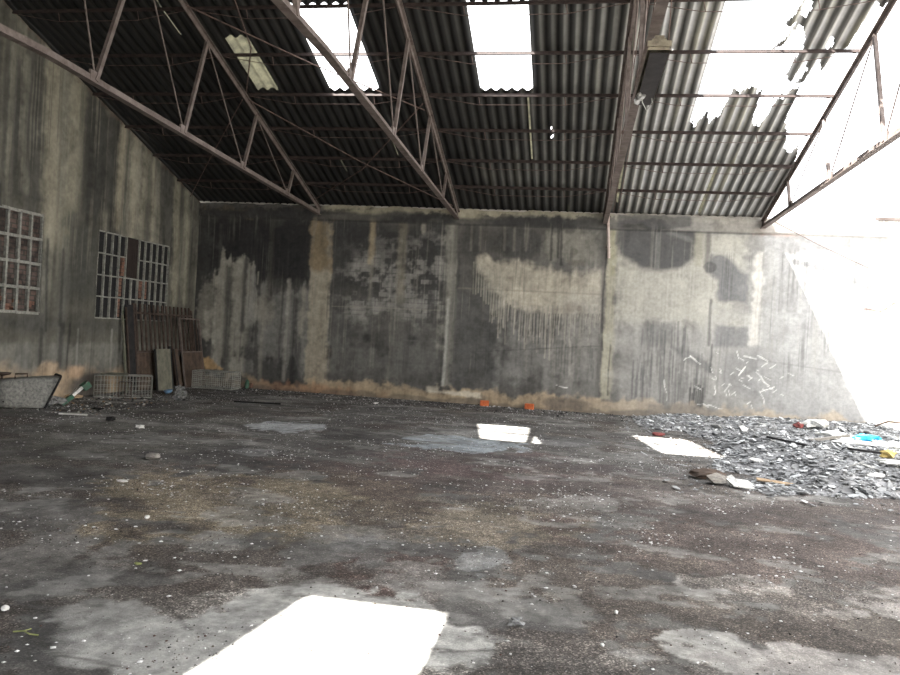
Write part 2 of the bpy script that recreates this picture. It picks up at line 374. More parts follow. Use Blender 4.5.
# bay 2 and 3 (dark, with bare block courses)
p.mix(p.box(B(332, 222, 456, 300), .2, .3, .2), DG, .85)
p.mix(p.box(B(332, 222, 456, 250), .15, .3, .2), (.030, .030, .031), .5)
blk = (np.floor(Z/.115)*.37 % 1); bx = ((X/.26+blk) % 1); bz = (Z/.115 % 1)
mort = np.maximum(1-ss(.0, .10, np.minimum(bx, 1-bx)*2.2), 1-ss(0, .16, np.minimum(bz, 1-bz)*1.4))
cell = _h(np.floor(X/.26+blk), np.floor(Z/.115), 5)
for bb, a in [((332, 262, 392, 322), .8), ((396, 245, 448, 325), .75), ((355, 235, 450, 275), .35)]:
    m_ = p.ell(B(*bb), .35, .5)
    p.mix(m_*ss(.40, .75, cell*.5+p.n+.35+p.nf*.8), (.215, .21, .195), a); p.mix(m_*mort*ss(-.1, .15, p.n), (.05, .05, .05), .5)
p.mix(p.ell(B(330, 255, 350, 330), .3, .4), (.06, .06, .058), .5)
for x, y0, y1, wd, c, a in [(373, 221, 262, .07, (.30, .25, .17), .8), (372, 262, 300, .05, PG, .5), (372, 290, 345, .04, MG, .6), (404, 224, 300, .10, (.17, .155, .12), .75), (400, 300, 385, .14, (.125, .122, .11), .55), (392, 300, 380, .03, PG, .3), (424, 224, 232, .05, PG, .8), (346, 330, 345, .12, DG, .5), (366, 338, 338, .10, DK, .7), (412, 340, 340, .12, DK, .7)]:
    p.mix(p.seg(W(x, y0), W(x-.057*(y1-y0), y1), wd, .7, .15), c, a)
p.mix(p.seg(W(332, 306), W(455, 311), .012, .6), PG, .5)
p.mix(p.seg(W(395, 340), W(470, 343), .018, .6), MG, .6)
p.mix(p.box(B(322, 345, 600, 385), .25, .4, .2), (.105, .104, .098), .6)
p.mix(p.ell(B(324, 345, 332, 360), .3, .2), DK, .8)
# concrete columns
p.mix(p.box(B(308, 222, 328, 385), .05, .09, .04), (.27, .245, .195), .95)
p.mix(p.box(B(311, 220, 330, 268), .08, .15, .1), (.165, .125, .075), .8)
p.mix(p.box(B(306, 350, 328, 388), .1, .1), (.22, .19, .15), .5)
p.mix(p.box(B(444, 222, 454, 385), .08, .15, .12), (.17, .165, .145), .9)
p.mix(p.seg(W(451, 222), W(448, 300), .10, .7, .1), (.24, .235, .205), .6); p.mix(p.seg(W(449, 300), W(443, 385), .035, .7, .1), (.34, .34, .31), .7)
p.mix(p.seg(W(459, 225), W(458, 290), .03, .6, .1), DG, .5)
# bay 4: pale wash with dripping lower edge
p.mix(p.box(B(460, 222, 600, 262), .15, .2, .3), (.075, .072, .066), .8)
p.mix(p.ell(B(462, 224, 482, 262), .2, .3, .2), DG, .6); p.mix(p.ell(B(488, 226, 545, 260), .2, .3, .3), DG, .75)
p.mix(p.box(B(545, 230, 598, 262), .1, .15, .15), (.19, .185, .16), .7)
for x in (552, 559, 562): p.mix(p.seg(W(x, 215), W(x-1, 255+random.random()*15), .03, .7), DK, .7)
for x in (472, 481, 505, 515, 527): p.mix(p.seg(W(x, 224), W(x-1, 250), .03, .7), (.14, .135, .115), .6)
p.mix(p.box(B(458, 290, 520, 388), .3, .4, .2), (.072, .072, .069), .85)
p.mix(p.box(B(500, 300, 600, 388), .3, .3, .3), (.16, .157, .148), .8)
sh = np.array(PL((476, 258), (540, 268), (602, 274)))
comb = ss(.45, .75, fbm(X*16, X*0, 50, 2))*.55*fbm(X*2, X*0, 52, 2)*2
p.mix(p.poly(PL((477, 257), (510, 261), (560, 270), (604, 272), (604, 322), (560, 318), (528, 312), (505, 305), (490, 285), (476, 268)), .10, .12, .1), PT, .92)
low = W(0, 306)[1]
for k in range(44):
    x = 492+k*2.55+random.uniform(-1, 1); t = (x-480)/125; y0 = 278+min(1, max(0, (x-476)/45))*34; ln = random.uniform(14, 48)*(1 if x < 565 else .8)
    p.mix(p.seg(W(x, y0-6), W(x-1.5, y0+ln), .012+.008*random.random(), .6, .03), (.31, .29, .25) if k % 2 else (.22, .21, .185), .75)
    p.mix(p.seg(W(x+1.3, y0+2), W(x-.2, y0+ln*.8), .012, .6, .03), DG, .75)
for k in range(12):
    x = 474+k*2.6; p.mix(p.seg(W(x, 262+k*1.5), W(x-1, 285+k*3+random.random()*10), .014, .6, .03), (.26, .25, .21), .7)
p.mix(p.ell(B(566, 302, 576, 314), .3, .3), (.13, .105, .075), .7); p.mix(p.ell(B(576, 305, 582, 312), .3, .3), (.14, .11, .08), .7)
p.mix(p.ell(B(570, 248, 578, 256), .2, .2), (.10, .095, .08), .7); p.mix(p.box(B(568, 260, 585, 266), .03, .05), (.11, .10, .085), .6)
p.mix(p.box(B(556, 296, 600, 375), .2, .2, .3), (.195, .19, .175), .5)
for k in range(26):
    x = 555+random.random()*48; y0 = 340+random.random()*25; p.mix(p.seg(W(x, y0), W(x-1, y0+18), .02, .7), MG, .6)
p.mix(p.seg(W(458, 288), W(720, 300), .018, .8, .1), (.17, .155, .13), .5)
p.mix(p.seg(W(470, 352), W(600, 346), .012, .6, .1), DG, .4)
# column 3 with a green tinge and a dark edge
p.mix(p.box(B(600, 222, 613, 405), .06, .1, .05), (.085, .08, .075), .75)
p.mix(p.poly(PL((610, 214), (618, 214), (611, 400), (600, 400)), .04, .06), (.29, .275, .205), .9)
p.mix(p.poly(PL((612, 212), (619, 212), (614, 275), (611, 275)), .06, .08), (.20, .20, .10), .7)
for a, b in [((607, 250), (603, 300)), ((603, 300), (602, 350)), ((610, 345), (608, 370)), ((608, 370), (607, 395))]:
    p.mix(p.seg(W(*a), W(*b), .018, .6, .15), DK, .6)
# bay 5
p.mix(p.box(B(616, 232, 745, 330), .15, .2, .15), (.31, .30, .255), .85)
p.mix(p.ell(B(619, 215, 700, 272), .12, .14), (.060, .061, .064), .95)
p.mix(p.box(B(618, 222, 692, 245), .08, .12), (.075, .075, .076), .8)
p.mix(p.seg(W(658, 235), W(657, 268), .05, .7), (.15, .15, .14), .6)
p.mix(p.seg(W(669, 232), W(690, 240), .05, .7), (.16, .16, .155), .5)
p.mix(p.seg(W(699, 218), W(698, 262), .09, .7), (.25, .24, .18), .8)
p.mix(p.seg(W(709, 222), W(707, 262), .06, .7), (.09, .085, .08), .7)
p.mix(p.box(B(616, 325, 745, 405), .3, .3, .3), (.235, .23, .215), .75)
p.mix(p.box(B(643, 322, 672, 345), .06, .1, .1), (.15, .15, .145), .8)
for k in range(40):
    x = 642+random.random()*46; y0 = 320+random.random()*20; p.mix(p.seg(W(x, y0), W(x-1, y0+random.uniform(10, 30)), .016, .7), (.10, .10, .098), .45)
for k in range(60):
    x = 632+random.random()*75; y0 = 350+random.random()*35; p.mix(p.seg(W(x, y0), W(x-1.5, y0+random.uniform(14, 42)), .018, .7), (.085, .085, .085), .4)
for k in range(7): x = 690+k*2.1; p.mix(p.seg(W(x, 385+random.random()*12), W(x-1, 422), .018, .7), DK, .7)
p.mix(p.poly(PL((668, 345), (685, 350), (712, 365), (714, 376), (690, 362)), .05, .08), (.12, .12, .12), .7)
p.mix(p.poly(PL((712, 255), (722, 256), (748, 275), (748, 305), (718, 302), (716, 280), (707, 272)), .07, .12), (.115, .117, .122), .92)
p.mix(p.ell(B(704, 262, 716, 273), .2, .4), (.06, .06, .06), .7)
p.mix(p.box(B(716, 326, 748, 347), .05, .08), (.14, .14, .142), .9)
p.mix(p.box(B(716, 305, 750, 322), .05, .2), (.24, .235, .215), .7)
p.mix(p.seg(W(711, 300), W(709, 345), .03, .7, .1), (.07, .07, .07), .7); p.mix(p.seg(W(712, 345), W(710, 372), .02, .7, .1), (.05, .05, .05), .7)
p.mix(p.ell(B(722, 350, 790, 400), .3, .5), (.15, .15, .15), .7)
# last pier and beyond
p.mix(p.box(B(752, 250, 763, 345), .05, .1), (.40, .38, .34), .85)
p.mix(p.box(B(755, 228, 800, 236), .05, .12), (.45, .24, .17), .85); p.mix(p.box(B(772, 224, 784, 230), .03, .06), (.42, .20, .13), .7)
p.mix(p.box(B(764, 236, 800, 330), .2, .3, .3), (.25, .25, .245), .7)
for x in (783, 791, 797): p.mix(p.seg(W(x, 245), W(x-3, 300+random.random()*15), .05, .7, .1), (.17, .165, .16), .6)
p.mix(p.box(B(760, 330, 880, 415), .3, .4, .3), (.225, .225, .22), .75)
p.mix(p.seg(W(745, 358), W(880, 378), .015, .7, .2), (.14, .14, .14), .5)
p.mix(p.box(B(880, 380, 1000, 440), .3, .4, .3), (.27, .265, .25), .75)
# white scratches
S = [((724, 392), (744, 368)), ((744, 356), (762, 362)), ((751, 353), (768, 362)), ((745, 372), (756, 380)), ((756, 372), (770, 386)), ((690, 356), (700, 364)), ((684, 360), (691, 356)), ((756, 385), (765, 405)), ((714, 395), (716, 386)), ((708, 405), (722, 409)), ((690, 402), (708, 406)), ((664, 380), (666, 400)), ((540, 404), (555, 406)), ((556, 385), (568, 389)), ((741, 378), (750, 376)), ((760, 392), (775, 388))]
for a, b in S:
    n_ = 3; q0 = a
    for i in range(1, n_+1):
        t = i/n_; q1 = (a[0]+(b[0]-a[0])*t+random.uniform(-1.5, 1.5), a[1]+(b[1]-a[1])*t+random.uniform(-1.2, 1.2))
        if random.random() < .8: p.mix(p.seg(W(*q0), W(*q1), random.uniform(.006, .014), .8, .05), (.62, .61, .58), random.uniform(.4, .9))
        q0 = q1
for k in range(34):
    x = random.gauss(735, 22); y = random.gauss(382, 14); a_ = random.choice([-.6, .5, 1.3]); l_ = random.uniform(2, 8)
    p.mix(p.seg(W(x, y), W(x+l_*math.cos(a_), y+l_*math.sin(a_)), .008, .8), (.6, .6, .57), .6)
# brick showing where the plaster fell off
m_ = p.poly(PL((865, 309), (880, 311), (892, 305), (910, 300), (910, 420), (897, 400), (896, 335), (882, 320)), .03, .05)
cr = (np.floor(Z/.075)*.5 % 1); bz = np.minimum(Z/.075 % 1, 1-Z/.075 % 1); bx = (X/.22+cr) % 1; bx = np.minimum(bx, 1-bx)
p.mix(m_, (.62, .42, .30)); p.mix(m_*(1-ss(.05, .16, bz)), (.60, .55, .48), .8); p.mix(m_*(1-ss(.0, .04, bx)), (.60, .55, .48), .8)
for a, b in [((865, 309), (880, 312)), ((880, 312), (886, 309)), ((886, 309), (893, 304)), ((893, 304), (905, 300))]: p.mix(p.seg(W(*a), W(*b), .025, .5), (.12, .06, .045), .85)
# rising damp band in tan
bh = .34+p.n*.5+p.nf*.2-.10*ss(-4, -8.5, X)
tan = ss(.08, -.08, Z-bh)*ss(-9.3, -6.5, X+p.n*3)
p.mix(tan, (.33, .26, .175), .8)
p.mix(ss(.10, -.05, Z-.17-p.nf*.3)*ss(-9, -6.3, X)*ss(-4.2, -5.5, X+p.n*2), (.30, .15, .085), .5)
p.mix(ss(.04, -.04, Z-.10-p.n*.3), (.085, .075, .065), .6)
p.mix(p.ell(B(540, 396, 590, 412), .3, .4), (.10, .085, .075), .75); p.mix(p.ell(B(468, 394, 487, 402), .3, .3), (.09, .08, .07), .5)
p.mix(p.box(B(425, 389, 480, 397), .03, .06), (.46, .42, .34), .85); p.mix(p.box(B(425, 385, 440, 392), .04, .06), (.46, .42, .34), .7)
p.mix(p.ell(B(655, 402, 720, 420), .3, .6, .4), (.12, .11, .10), .6)
p.mix(p.box(B(292, 340, 300, 388), .05, .1, .1), DG, .7)
# ring beam
bm_ = ss(BEAM-.02, BEAM+.02, Z)
p.mix(bm_*ss(-6.4, -6.0, X), (.085, .083, .074), .8); p.mix(bm_*ss(-6.2, -6.0, X)*ss(4.36, 4.46, Z+p.n*.2), (.27, .25, .19), .85)
p.mix(bm_*ss(4.48, 4.40, Z+p.nf*.3)*ss(.32, .5, fbm(X*1.2, Z*3, 71)), (.035, .035, .036), .85)
p.mix(bm_*ss(-.4, 2, X)*ss(.35, .6, fbm(X*1.2, Z*3, 72)), (.23, .22, .20), .8)
p.mix(bm_*ss(2.6, 3.4, X), (.25, .23, .20), .7); p.mix(bm_*ss(4.2, 4.8, X), (.36, .35, .33), .9)
p.mix(p.box(B(619, 215, 690, 227), .05, .1), (.065, .065, .067), .8)
p.mix((1-ss(.01, .035, abs(Z-BEAM+.01)))*ss(4.4, 4, X), (.03, .03, .03), .6)
drip = ss(.10, .5, p.sxf)*ss(-.1, .2, fbm(X*1.5, Z*.9, 301)-.45)
p.mix(drip*ss(4.1, 3.6, Z)*ss(.4, .9, Z), (.045, .045, .045), .5)
drip = ss(.10, .5, -p.sxf)*ss(-.1, .2, fbm(X*1.5, Z*.9, 302)-.45)
p.mix(drip*ss(.4, .9, Z)*ss(4.4, 4.1, Z), (.26, .25, .22), .35)
spk = fbm(X*18, Z*18, 305, 3)-.5
rt = ss(-.5, 2, X)
p.c = p.c*(1-.35*rt[:, None])+p.c.mean(axis=1)[:, None]*.35*rt[:, None]
p.mul((1.2+(p.sx*.24+p.sxf*.16+p.n*.6+p.nf*.65+spk*.35)*(1-.45*rt))*(1+.18*ss(-1.5, 3, X)+.35*ss(6.3, 7, X)))  # last gain towards the right paints sunlit glare into the plaster
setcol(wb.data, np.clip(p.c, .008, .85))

# the back of the same wall, its top and the plain walls behind the viewer
m = MB(); m.box((.75, .14, 2.26), (20.6, .2, 4.56)); m.box((-2.75, .12, 4.56), (13.7, .16, .07)); o = m.build('wall_outside', M['outside']); tag(o, kind='structure')

# ------------------------------------------------------------------ left gable wall
WN1 = (-7.55, -5.42, 1.565, 3.29); WN2 = (-3.87, -1.285, 1.535, 3.27)
def brk(a, b, st, extra):
    g = [x for x in np.arange(a, b, st)] + [b]; g = [x for x in g if all(abs(x-e) > st*.45 for e in extra)]
    return np.array(sorted(g+list(extra)))
us = np.concatenate([np.arange(-18.9, -11.5, .3), brk(-11.5, .05, .024, [WN1[0], WN1[1], WN2[0], WN2[1]])]); vs = brk(-.02, 7.6, .024, [WN1[2], WN1[3], WN2[2], WN2[3]])
rz = lambda y: H+TA*np.where(y > YR, -y, y-YF)
def lw(u, v): return np.stack([XL+(fbm(u*1.2, v*1.2, 47)-.5)*.02, u, np.minimum(v, rz(u)-.02+(fbm(u*5, u*0, 3)-.5)*.04)], 1)
def lk(u, v):
    k = v < rz(u)+.03
    for wv in (WN1, WN2): k &= ~((u > wv[0]) & (u < wv[1]) & (v > wv[2]) & (v < wv[3]))
    return k
wl, P, Yv, Z = grid_mesh('wall_left', M['wall'], us, vs, lw, lk, flip=False)
tag(wl, kind='structure')
p = Paint(Yv, Z, (.085, .083, .070))
def LB(x0, y0, x1, y1): ym = (y0+y1)/2; return (L(x0, ym)[0], L(x0, y0)[1], L(x1, ym)[0], L(x1, y1)[1])
top = ss(2.9, 4.2, Z)
st = fbm(Yv*3.2, Z*.22, 90, 4)-.5
OL = (.19, .183, .152); OD = (.034, .034, .032)
p.mix(ss(.02, .16, st)*ss(1.2, 3.2, Z), OL, .8); p.mix(ss(.02, .16, -st)*ss(.8, 3.0, Z), OD, .8)
p.mix(p.box(LB(0, 40, 45, 205), .3, .4, .4), (.052, .052, .047), .75)
p.mix(p.poly([L(*q) for q in ((84, 86), (118, 118), (120, 215), (80, 215))], .12, .2, .2), (.046, .046, .042), .9)
p.mix(p.poly([L(*q) for q in ((158, 160), (172, 172), (172, 240), (160, 240))], .08, .1, .15), (.06, .06, .054), .8)
for (x0, y0, x1, y1, wd, c, a) in [(56, 60, 47, 240, .20, (.22, .205, .16), .8), (80, 78, 66, 240, .22, (.19, .18, .14), .8), (68, 100, 60, 200, .10, OL, .5), (66, 240, 60, 380, .08, (.13, .13, .12), .6), (47, 240, 42, 372, .09, (.14, .14, .125), .5),
                                   (124, 124, 118, 225, .12, (.24, .22, .17), .8), (136, 135, 131, 232, .13, (.23, .215, .17), .8), (148, 148, 141, 236, .14, (.21, .20, .16), .75), (154, 160, 152, 240, .08, (.23, .215, .17), .6), (178, 180, 174, 300, .14, (.21, .20, .155), .7), (188, 192, 186, 300, .12, (.19, .185, .145), .6),
                                   (12, 40, 9, 190, .07, OL, .5), (28, 60, 24, 190, .08, OL, .5), (3, 30, 0, 180, .05, OL, .4), (12, 60, 10, 190, .04, OD, .5)]:
    p.mix(p.seg(L(x0, y0), L(x1, y1), wd, .7, .5), c, a)
p.mix(p.box(LB(0, 190, 45, 200), .12, .2), OD, .8)
p.mix(p.box(LB(66, 215, 100, 300), .25, .35, .2), (.048, .049, .044), .85)
p.mix(p.box(LB(45, 318, 130, 330), .15, .2), (.055, .055, .051), .7); p.mix(p.box(LB(0, 315, 42, 330), .12, .2), (.05, .05, .047), .8)
p.mix(p.box(LB(100, 222, 175, 240), .12, .2), (.055, .054, .048), .5)
lowm = ss(.06, -.06, Z-1.02-p.n*.05)
p.mix(lowm, (.145, .143, .127), .85); p.mix(lowm*ss(0, .2, p.sx), (.10, .10, .093), .6)
for (x0, y0, x1, y1, wd) in [(42, 330, 39, 372, .05), (63, 325, 58, 374, .06), (48, 240, 46, 330, .03), (70, 325, 66, 374, .03), (64, 250, 60, 325, .04)]:
    p.mix(p.seg(L(x0, y0), L(x1, y1), wd, .7, .1), OD, .75)
for (x0, y0, x1, y1, wd) in [(123, 330, 119, 376, .04), (112, 330, 110, 376, .03), (78, 330, 76, 376, .03)]:
    p.mix(p.seg(L(x0, y0), L(x1, y1), wd, .7, .1), (.22, .22, .20), .6)
tb = .50+p.n*.5
p.mix(ss(.15, -.15, Z-tb), (.33, .25, .17), .85)
p.mix(p.ell(LB(66, 372, 110, 400), .3, .4), (.085, .08, .075), .9)
p.mix(p.ell(LB(40, 362, 58, 376), .4, .4), (.42, .31, .21), .6); p.mix(p.ell(LB(66, 366, 84, 378), .4, .4), (.42, .29, .19), .6)
p.mix(ss(.10, .02, rz(Yv)-Z+p.nf*.2), (.10, .06, .045), .4)
spk = fbm(Yv*18, Z*18, 305, 3)-.5
p.mix(ss(.1, .45, p.sxf)*ss(-.1, .2, fbm(Yv*1.5, Z*.9, 301)-.45), OD, .45); p.mix(ss(.1, .45, -p.sxf)*ss(-.1, .2, fbm(Yv*1.5, Z*.9, 302)-.45)*ss(2, 3, Z), (.25, .235, .19), .35)
p.mul(1.25+p.sx*.4+p.sxf*.25+p.n*.9+p.nf*.7+spk*.3)
setcol(wl.data, np.clip(p.c, .01, .8))

m = MB()      # outer skin of the gable, behind the windows
ys = [.1, YR, YF-.1]; zt = [roof_z(0)-.1, roof_z(YR)-.06, roof_z(YF)-.06]
vv = []
for x in (XL-.16, XL-.3):
    for y, z in zip(ys, zt): vv += [(x, y, -.02), (x, y, z)]
m.add(vv, [(0, 1, 3, 2), (2, 3, 5, 4), (6, 8, 9, 7), (8, 10, 11, 9), (1, 7, 9, 3), (3, 9, 11, 5)])
tag(m.build('wall_outer_left', M['outside']), kind='structure')
m = MB()
for x in (XR, XR+.2):
    for y, z in zip(ys, zt): m.v += [(x, y, -.02), (x, y, z)]
m.f = [(0, 1, 3, 2), (2, 3, 5, 4), (6, 8, 9, 7), (8, 10, 11, 9), (1, 7, 9, 3), (3, 9, 11, 5), (4, 5, 11, 10), (0, 6, 7, 1)]
tag(m.build('wall_right', M['outside']), kind='structure')
m = MB(); m.box((-5.8, YF-.1, 2.26), (7.4, .2, 4.56)); m.box((7.2, YF-.1, 2.26), (7.4, .2, 4.56)); m.box((.7, YF-.1, 4.25), (5.8, .2, .6))
tag(m.build('wall_front', M['outside']), kind='structure')
m = MB(); m.box((.7, YF-6, -.06), (40, 50, .08))
tag(m.build('ground_outside', M['outside']), kind='structure')

# windows: precast frames with blocked-up openings
def window(name, wv, ncol, nrow, skip, infill, t):
    y0, y1, z0, z1 = wv; m = MB(); dy = (y1-y0)/ncol; dz = (z1-z0)/nrow; d = .05; xf = XL-.025
    for i in range(ncol+1):
        for j in range(nrow):
            if (min(i, ncol-1), j) in skip and (max(i-1, 0), j) in skip: continue
            a = 1+random.uniform(-.25, .15)
            m.box((xf, y0+i*dy+random.uniform(-.004, .004), z0+(j+.5)*dz), (d, t*a, dz))
    for j in range(nrow+1):
        for i in range(ncol):
            if (i, min(j, nrow-1)) in skip and (i, max(j-1, 0)) in skip: continue
            m.box((xf+.004, y0+(i+.5)*dy, z0+j*dz+random.uniform(-.004, .004)), (d, dy, t))
    o = m.build(name, M['frame']); tag(o, kind='structure')
    m = MB(); m.box((XL-.085, (y0+y1)/2, (z0+z1)/2), (.05, y1-y0, z1-z0)); q = m.build('infill', infill, o)
    m = MB()  # reveal
    m.box((XL-.08, y0-.01, (z0+z1)/2), (.16, .02, z1-z0)); m.box((XL-.08, y1+.01, (z0+z1)/2), (.16, .02, z1-z0))
    m.box((XL-.08, (y0+y1)/2, z0-.01), (.16, y1-y0, .02)); m.box((XL-.08, (y0+y1)/2, z1+.01), (.16, y1-y0, .02))
    m.build('reveal', M['board'], o)
    return o, dy, dz
def brickmat():
    m = bpy.data.materials.new('smoked_brick_infill'); m.use_nodes = True; nt = m.node_tree; N = nt.nodes; K = nt.links; b = N['Principled BSDF']
    tc = N.new('ShaderNodeTexCoord'); mp = N.new('ShaderNodeMapping'); mp.inputs['Rotation'].default_value = (0, 0, 0)
    sx = N.new('ShaderNodeSeparateXYZ'); cx = N.new('ShaderNodeCombineXYZ'); K.new(tc.outputs['Object'], sx.inputs[0])
    K.new(sx.outputs[1], cx.inputs[0]); K.new(sx.outputs[2], cx.inputs[1])
    br = N.new('ShaderNodeTexBrick'); br.inputs['Scale'].default_value = 1; br.inputs['Brick Width'].default_value = .21; br.inputs['Row Height'].default_value = .085
    br.inputs['Mortar Size'].default_value = .012; br.inputs['Color1'].default_value = (.12, .08, .068, 1); br.inputs['Color2'].default_value = (.075, .058, .052, 1); br.inputs['Mortar'].default_value = (.055, .05, .045, 1)
    K.new(cx.outputs[0], br.inputs['Vector'])
    nz = N.new('ShaderNodeTexNoise'); nz.inputs['Scale'].default_value = 6; K.new(tc.outputs['Object'], nz.inputs['Vector'])
    mx = N.new('ShaderNodeMix'); mx.data_type = 'RGBA'; mx.blend_type = 'MULTIPLY'; mx.inputs['Factor'].default_value = .9
    rp = N.new('ShaderNodeValToRGB'); rp.color_ramp.elements[0].position = .38; rp.color_ramp.elements[1].position = .6; rp.color_ramp.elements[0].color = (.3, .3, .3, 1); rp.color_ramp.elements[1].color = (1.2, 1.2, 1.2, 1)
    K.new(nz.outputs[0], rp.inputs[0]); K.new(br.outputs['Color'], mx.inputs[6]); K.new(rp.outputs[0], mx.inputs[7]); K.new(mx.outputs[2], b.inputs['Base Color'])
    bp = N.new('ShaderNodeBump'); bp.inputs['Distance'].default_value = .01; K.new(br.outputs['Fac'], bp.inputs['Height']); bp.invert = True; K.new(bp.outputs[0], b.inputs['Normal'])
    b.inputs['Roughness'].default_value = .9; return m
M['bricks'] = brickmat()
o1, dy, dz = window('window_1', WN1, 8, 4, set(), M['bricks'], .05)
m = MB()
for k in range(10): m.box((XL-.06, WN1[1]-.12-random.random()*.9, WN1[2]+.04+random.random()*.22), (.05, .1+random.random()*.08, .06), rot(random.uniform(-.3, .3)))
m.build('loose_brick', M['brick'], o1)
skip = {(i, j) for i in (4, 5) for j in (2, 3)}
o2, dy, dz = window('window_2', WN2, 11, 4, skip, M['dark'], .024)
m = MB(); y0, z0 = WN2[0], WN2[2]
for i, j, f0 in [(3, 2, .5), (3, 1, .2), (6, 1, .35), (3, 0, .1), (7, 1, .1)]:
    for k in range(5): m.box((XL-.055, y0+(i+f0)*dy+.04, z0+(j+.1)*dz+k*.078+.03), (.07, dy*.42+random.uniform(-.02, .02), .068))
m.build('brick_pier', M['brick'], o2)
m = MB(); n = 26
for i in range(n):
    a = i/n; y = y0+4*dy+.01+a*(2*dy-.02); m.box((XL-.03+.008*math.sin(a*2*PI*6), y, z0+3.0*dz), (.008, (2*dy)/n+.001, 2*dz-.03))
m.build('blocking_sheet', M['darkrust'], o2)

# ------------------------------------------------------------------ roof covering
WV = .184; CWID = .92; K0 = -4.58
def roofpaint(X, s):
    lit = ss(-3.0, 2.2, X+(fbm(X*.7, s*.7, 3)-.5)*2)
    base = (.018+.36*lit*ss(-1.2, 2.2, s+2.5*ss(0, 1, X-.6)+.6*X*0)*(.45+.55*ss(.0, 1.2, X)))[:, None]*np.array([[1, .99, .93]])  # sooty at left; bounce light of the right bays painted into the tone
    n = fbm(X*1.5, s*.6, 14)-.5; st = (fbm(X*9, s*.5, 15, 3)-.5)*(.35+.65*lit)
    ph = ((X-K0)/WV) % 1; crest = ss(.18, .42, np.abs(ph-.5))   # light catching the ridges painted in, troughs kept dark
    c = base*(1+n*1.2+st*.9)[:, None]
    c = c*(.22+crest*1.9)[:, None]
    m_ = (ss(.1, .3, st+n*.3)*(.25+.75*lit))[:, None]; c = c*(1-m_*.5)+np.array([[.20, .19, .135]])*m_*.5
    return np.clip(c, .008, .5)
def stop(X):
    xs = [1.86, 2.0, 2.1, 2.2, 2.3, 2.42, 2.5, 2.85, 2.9, 3.0, 3.12, 3.2, 3.42, 3.46, 3.6, 3.75, 3.95, 4.06]
    ys = [3.62, 3.5, 3.9, 3.6, 3.7, 4.3, 4.45, 4.45, 3.85, 3.6, 3.7, 4.45, 4.4, 3.5, 3.15, 2.8, 2.7, 2.1]
    return np.interp(X, xs, ys)+(fbm(X*14, X*0, 66, 3)-.5)*.6
def sheet_keep(u, v):
    k = np.floor((u-K0)/CWID+1e-6); k_ = np.ones(len(u), bool)
    k_ &= ~((k == 0) & (v > 4.49) & (v < 6.62)); k_ &= ~((k == 3) & (v > 4.50) & (v < 6.62))
    k_ &= ~((u > 1.88) & (v > stop(u)) & (v < 9.9))
    k_ &= u < 4.08-.02*v
    k_ &= ~((u > -1.01) & (u < -.975) & (v > 2.25) & (v < 4.35))        # slit
    k_ &= ~((k == -2) & (u > -5.97) & (u < -5.56) & (v > 4.5) & (v < 5.9))
    k_ &= ~((u > -.60) & (u < -.575) & (np.abs(v-3.35) < .03)) & ~((u > -.60) & (u < -.57) & (np.abs(v-3.05) < .04))
    for (xa, xb, va, vb) in SLIV: k_ &= ~((u > xa) & (u < xb) & (v > va) & (v < vb))
    return k_
SLIV = [(.80, .85, .5, 2.3), (2.62, 2.66, .1, 2.2), (-6.30, -6.26, 5.6, 6.7), (-6.75, -6.70, 6.0, 7.2), (-3.78, -3.76, 2.3, 3.0), (-5.1, -5.08, 1.6, 2.1)]
us = np.unique(np.concatenate([np.arange(-9.6, 4.12, WV/8), [-1.01, -.975, -5.97, -5.56]]))
SH = [(-.45, 2.36), (2.2, 4.56), (4.4, 6.76), (6.6, 8.96), (8.8, 9.84)]
allP = []
for i, (s0, s1) in enumerate(SH):
    fine = .045
    vs = np.linspace(s0, s1, int((s1-s0)/fine)+2)
    def rf(u, v, s0=s0, s1=s1):
        lift = .014*(s1-v)/(s1-s0)
        z = .027*np.cos((u-K0)/WV*2*PI)+lift
        return np.stack([u, -v*CA+0*u, H+v*SA+z+.03], 1)
    kf = (lambda u, v: sheet_keep(u, v) & ~(((u > K0) & (u < K0+CWID) | (u > K0+3*CWID) & (u < K0+4*CWID)) & (v > 6.5))) if i == 2 else sheet_keep
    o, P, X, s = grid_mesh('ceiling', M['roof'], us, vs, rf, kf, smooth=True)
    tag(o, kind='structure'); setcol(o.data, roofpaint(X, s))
# rear slope, with one sheet missing
us2 = np.arange(-9.6, 4.1, WV/6)
o, P, X, s = grid_mesh('ceiling', M['roof'], us2, np.linspace(-.1, 9.84, 24), lambda u, v: np.stack([u, YF+v*CA, H+v*SA+.027*np.cos((u-K0)/WV*2*PI)+.04], 1),
    lambda u, v: ~((u > -4.58) & (u < -3.66) & (v > 3.76) & (v < 5.55)), smooth=True)
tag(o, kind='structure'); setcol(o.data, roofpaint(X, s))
m = MB(); m.bar((-9.6, YR, H+9.83*SA+.11), (1.9, YR, H+9.83*SA+.11), .34, .04); tag(m.build('trim_ridge', M['outside']), kind='structure')

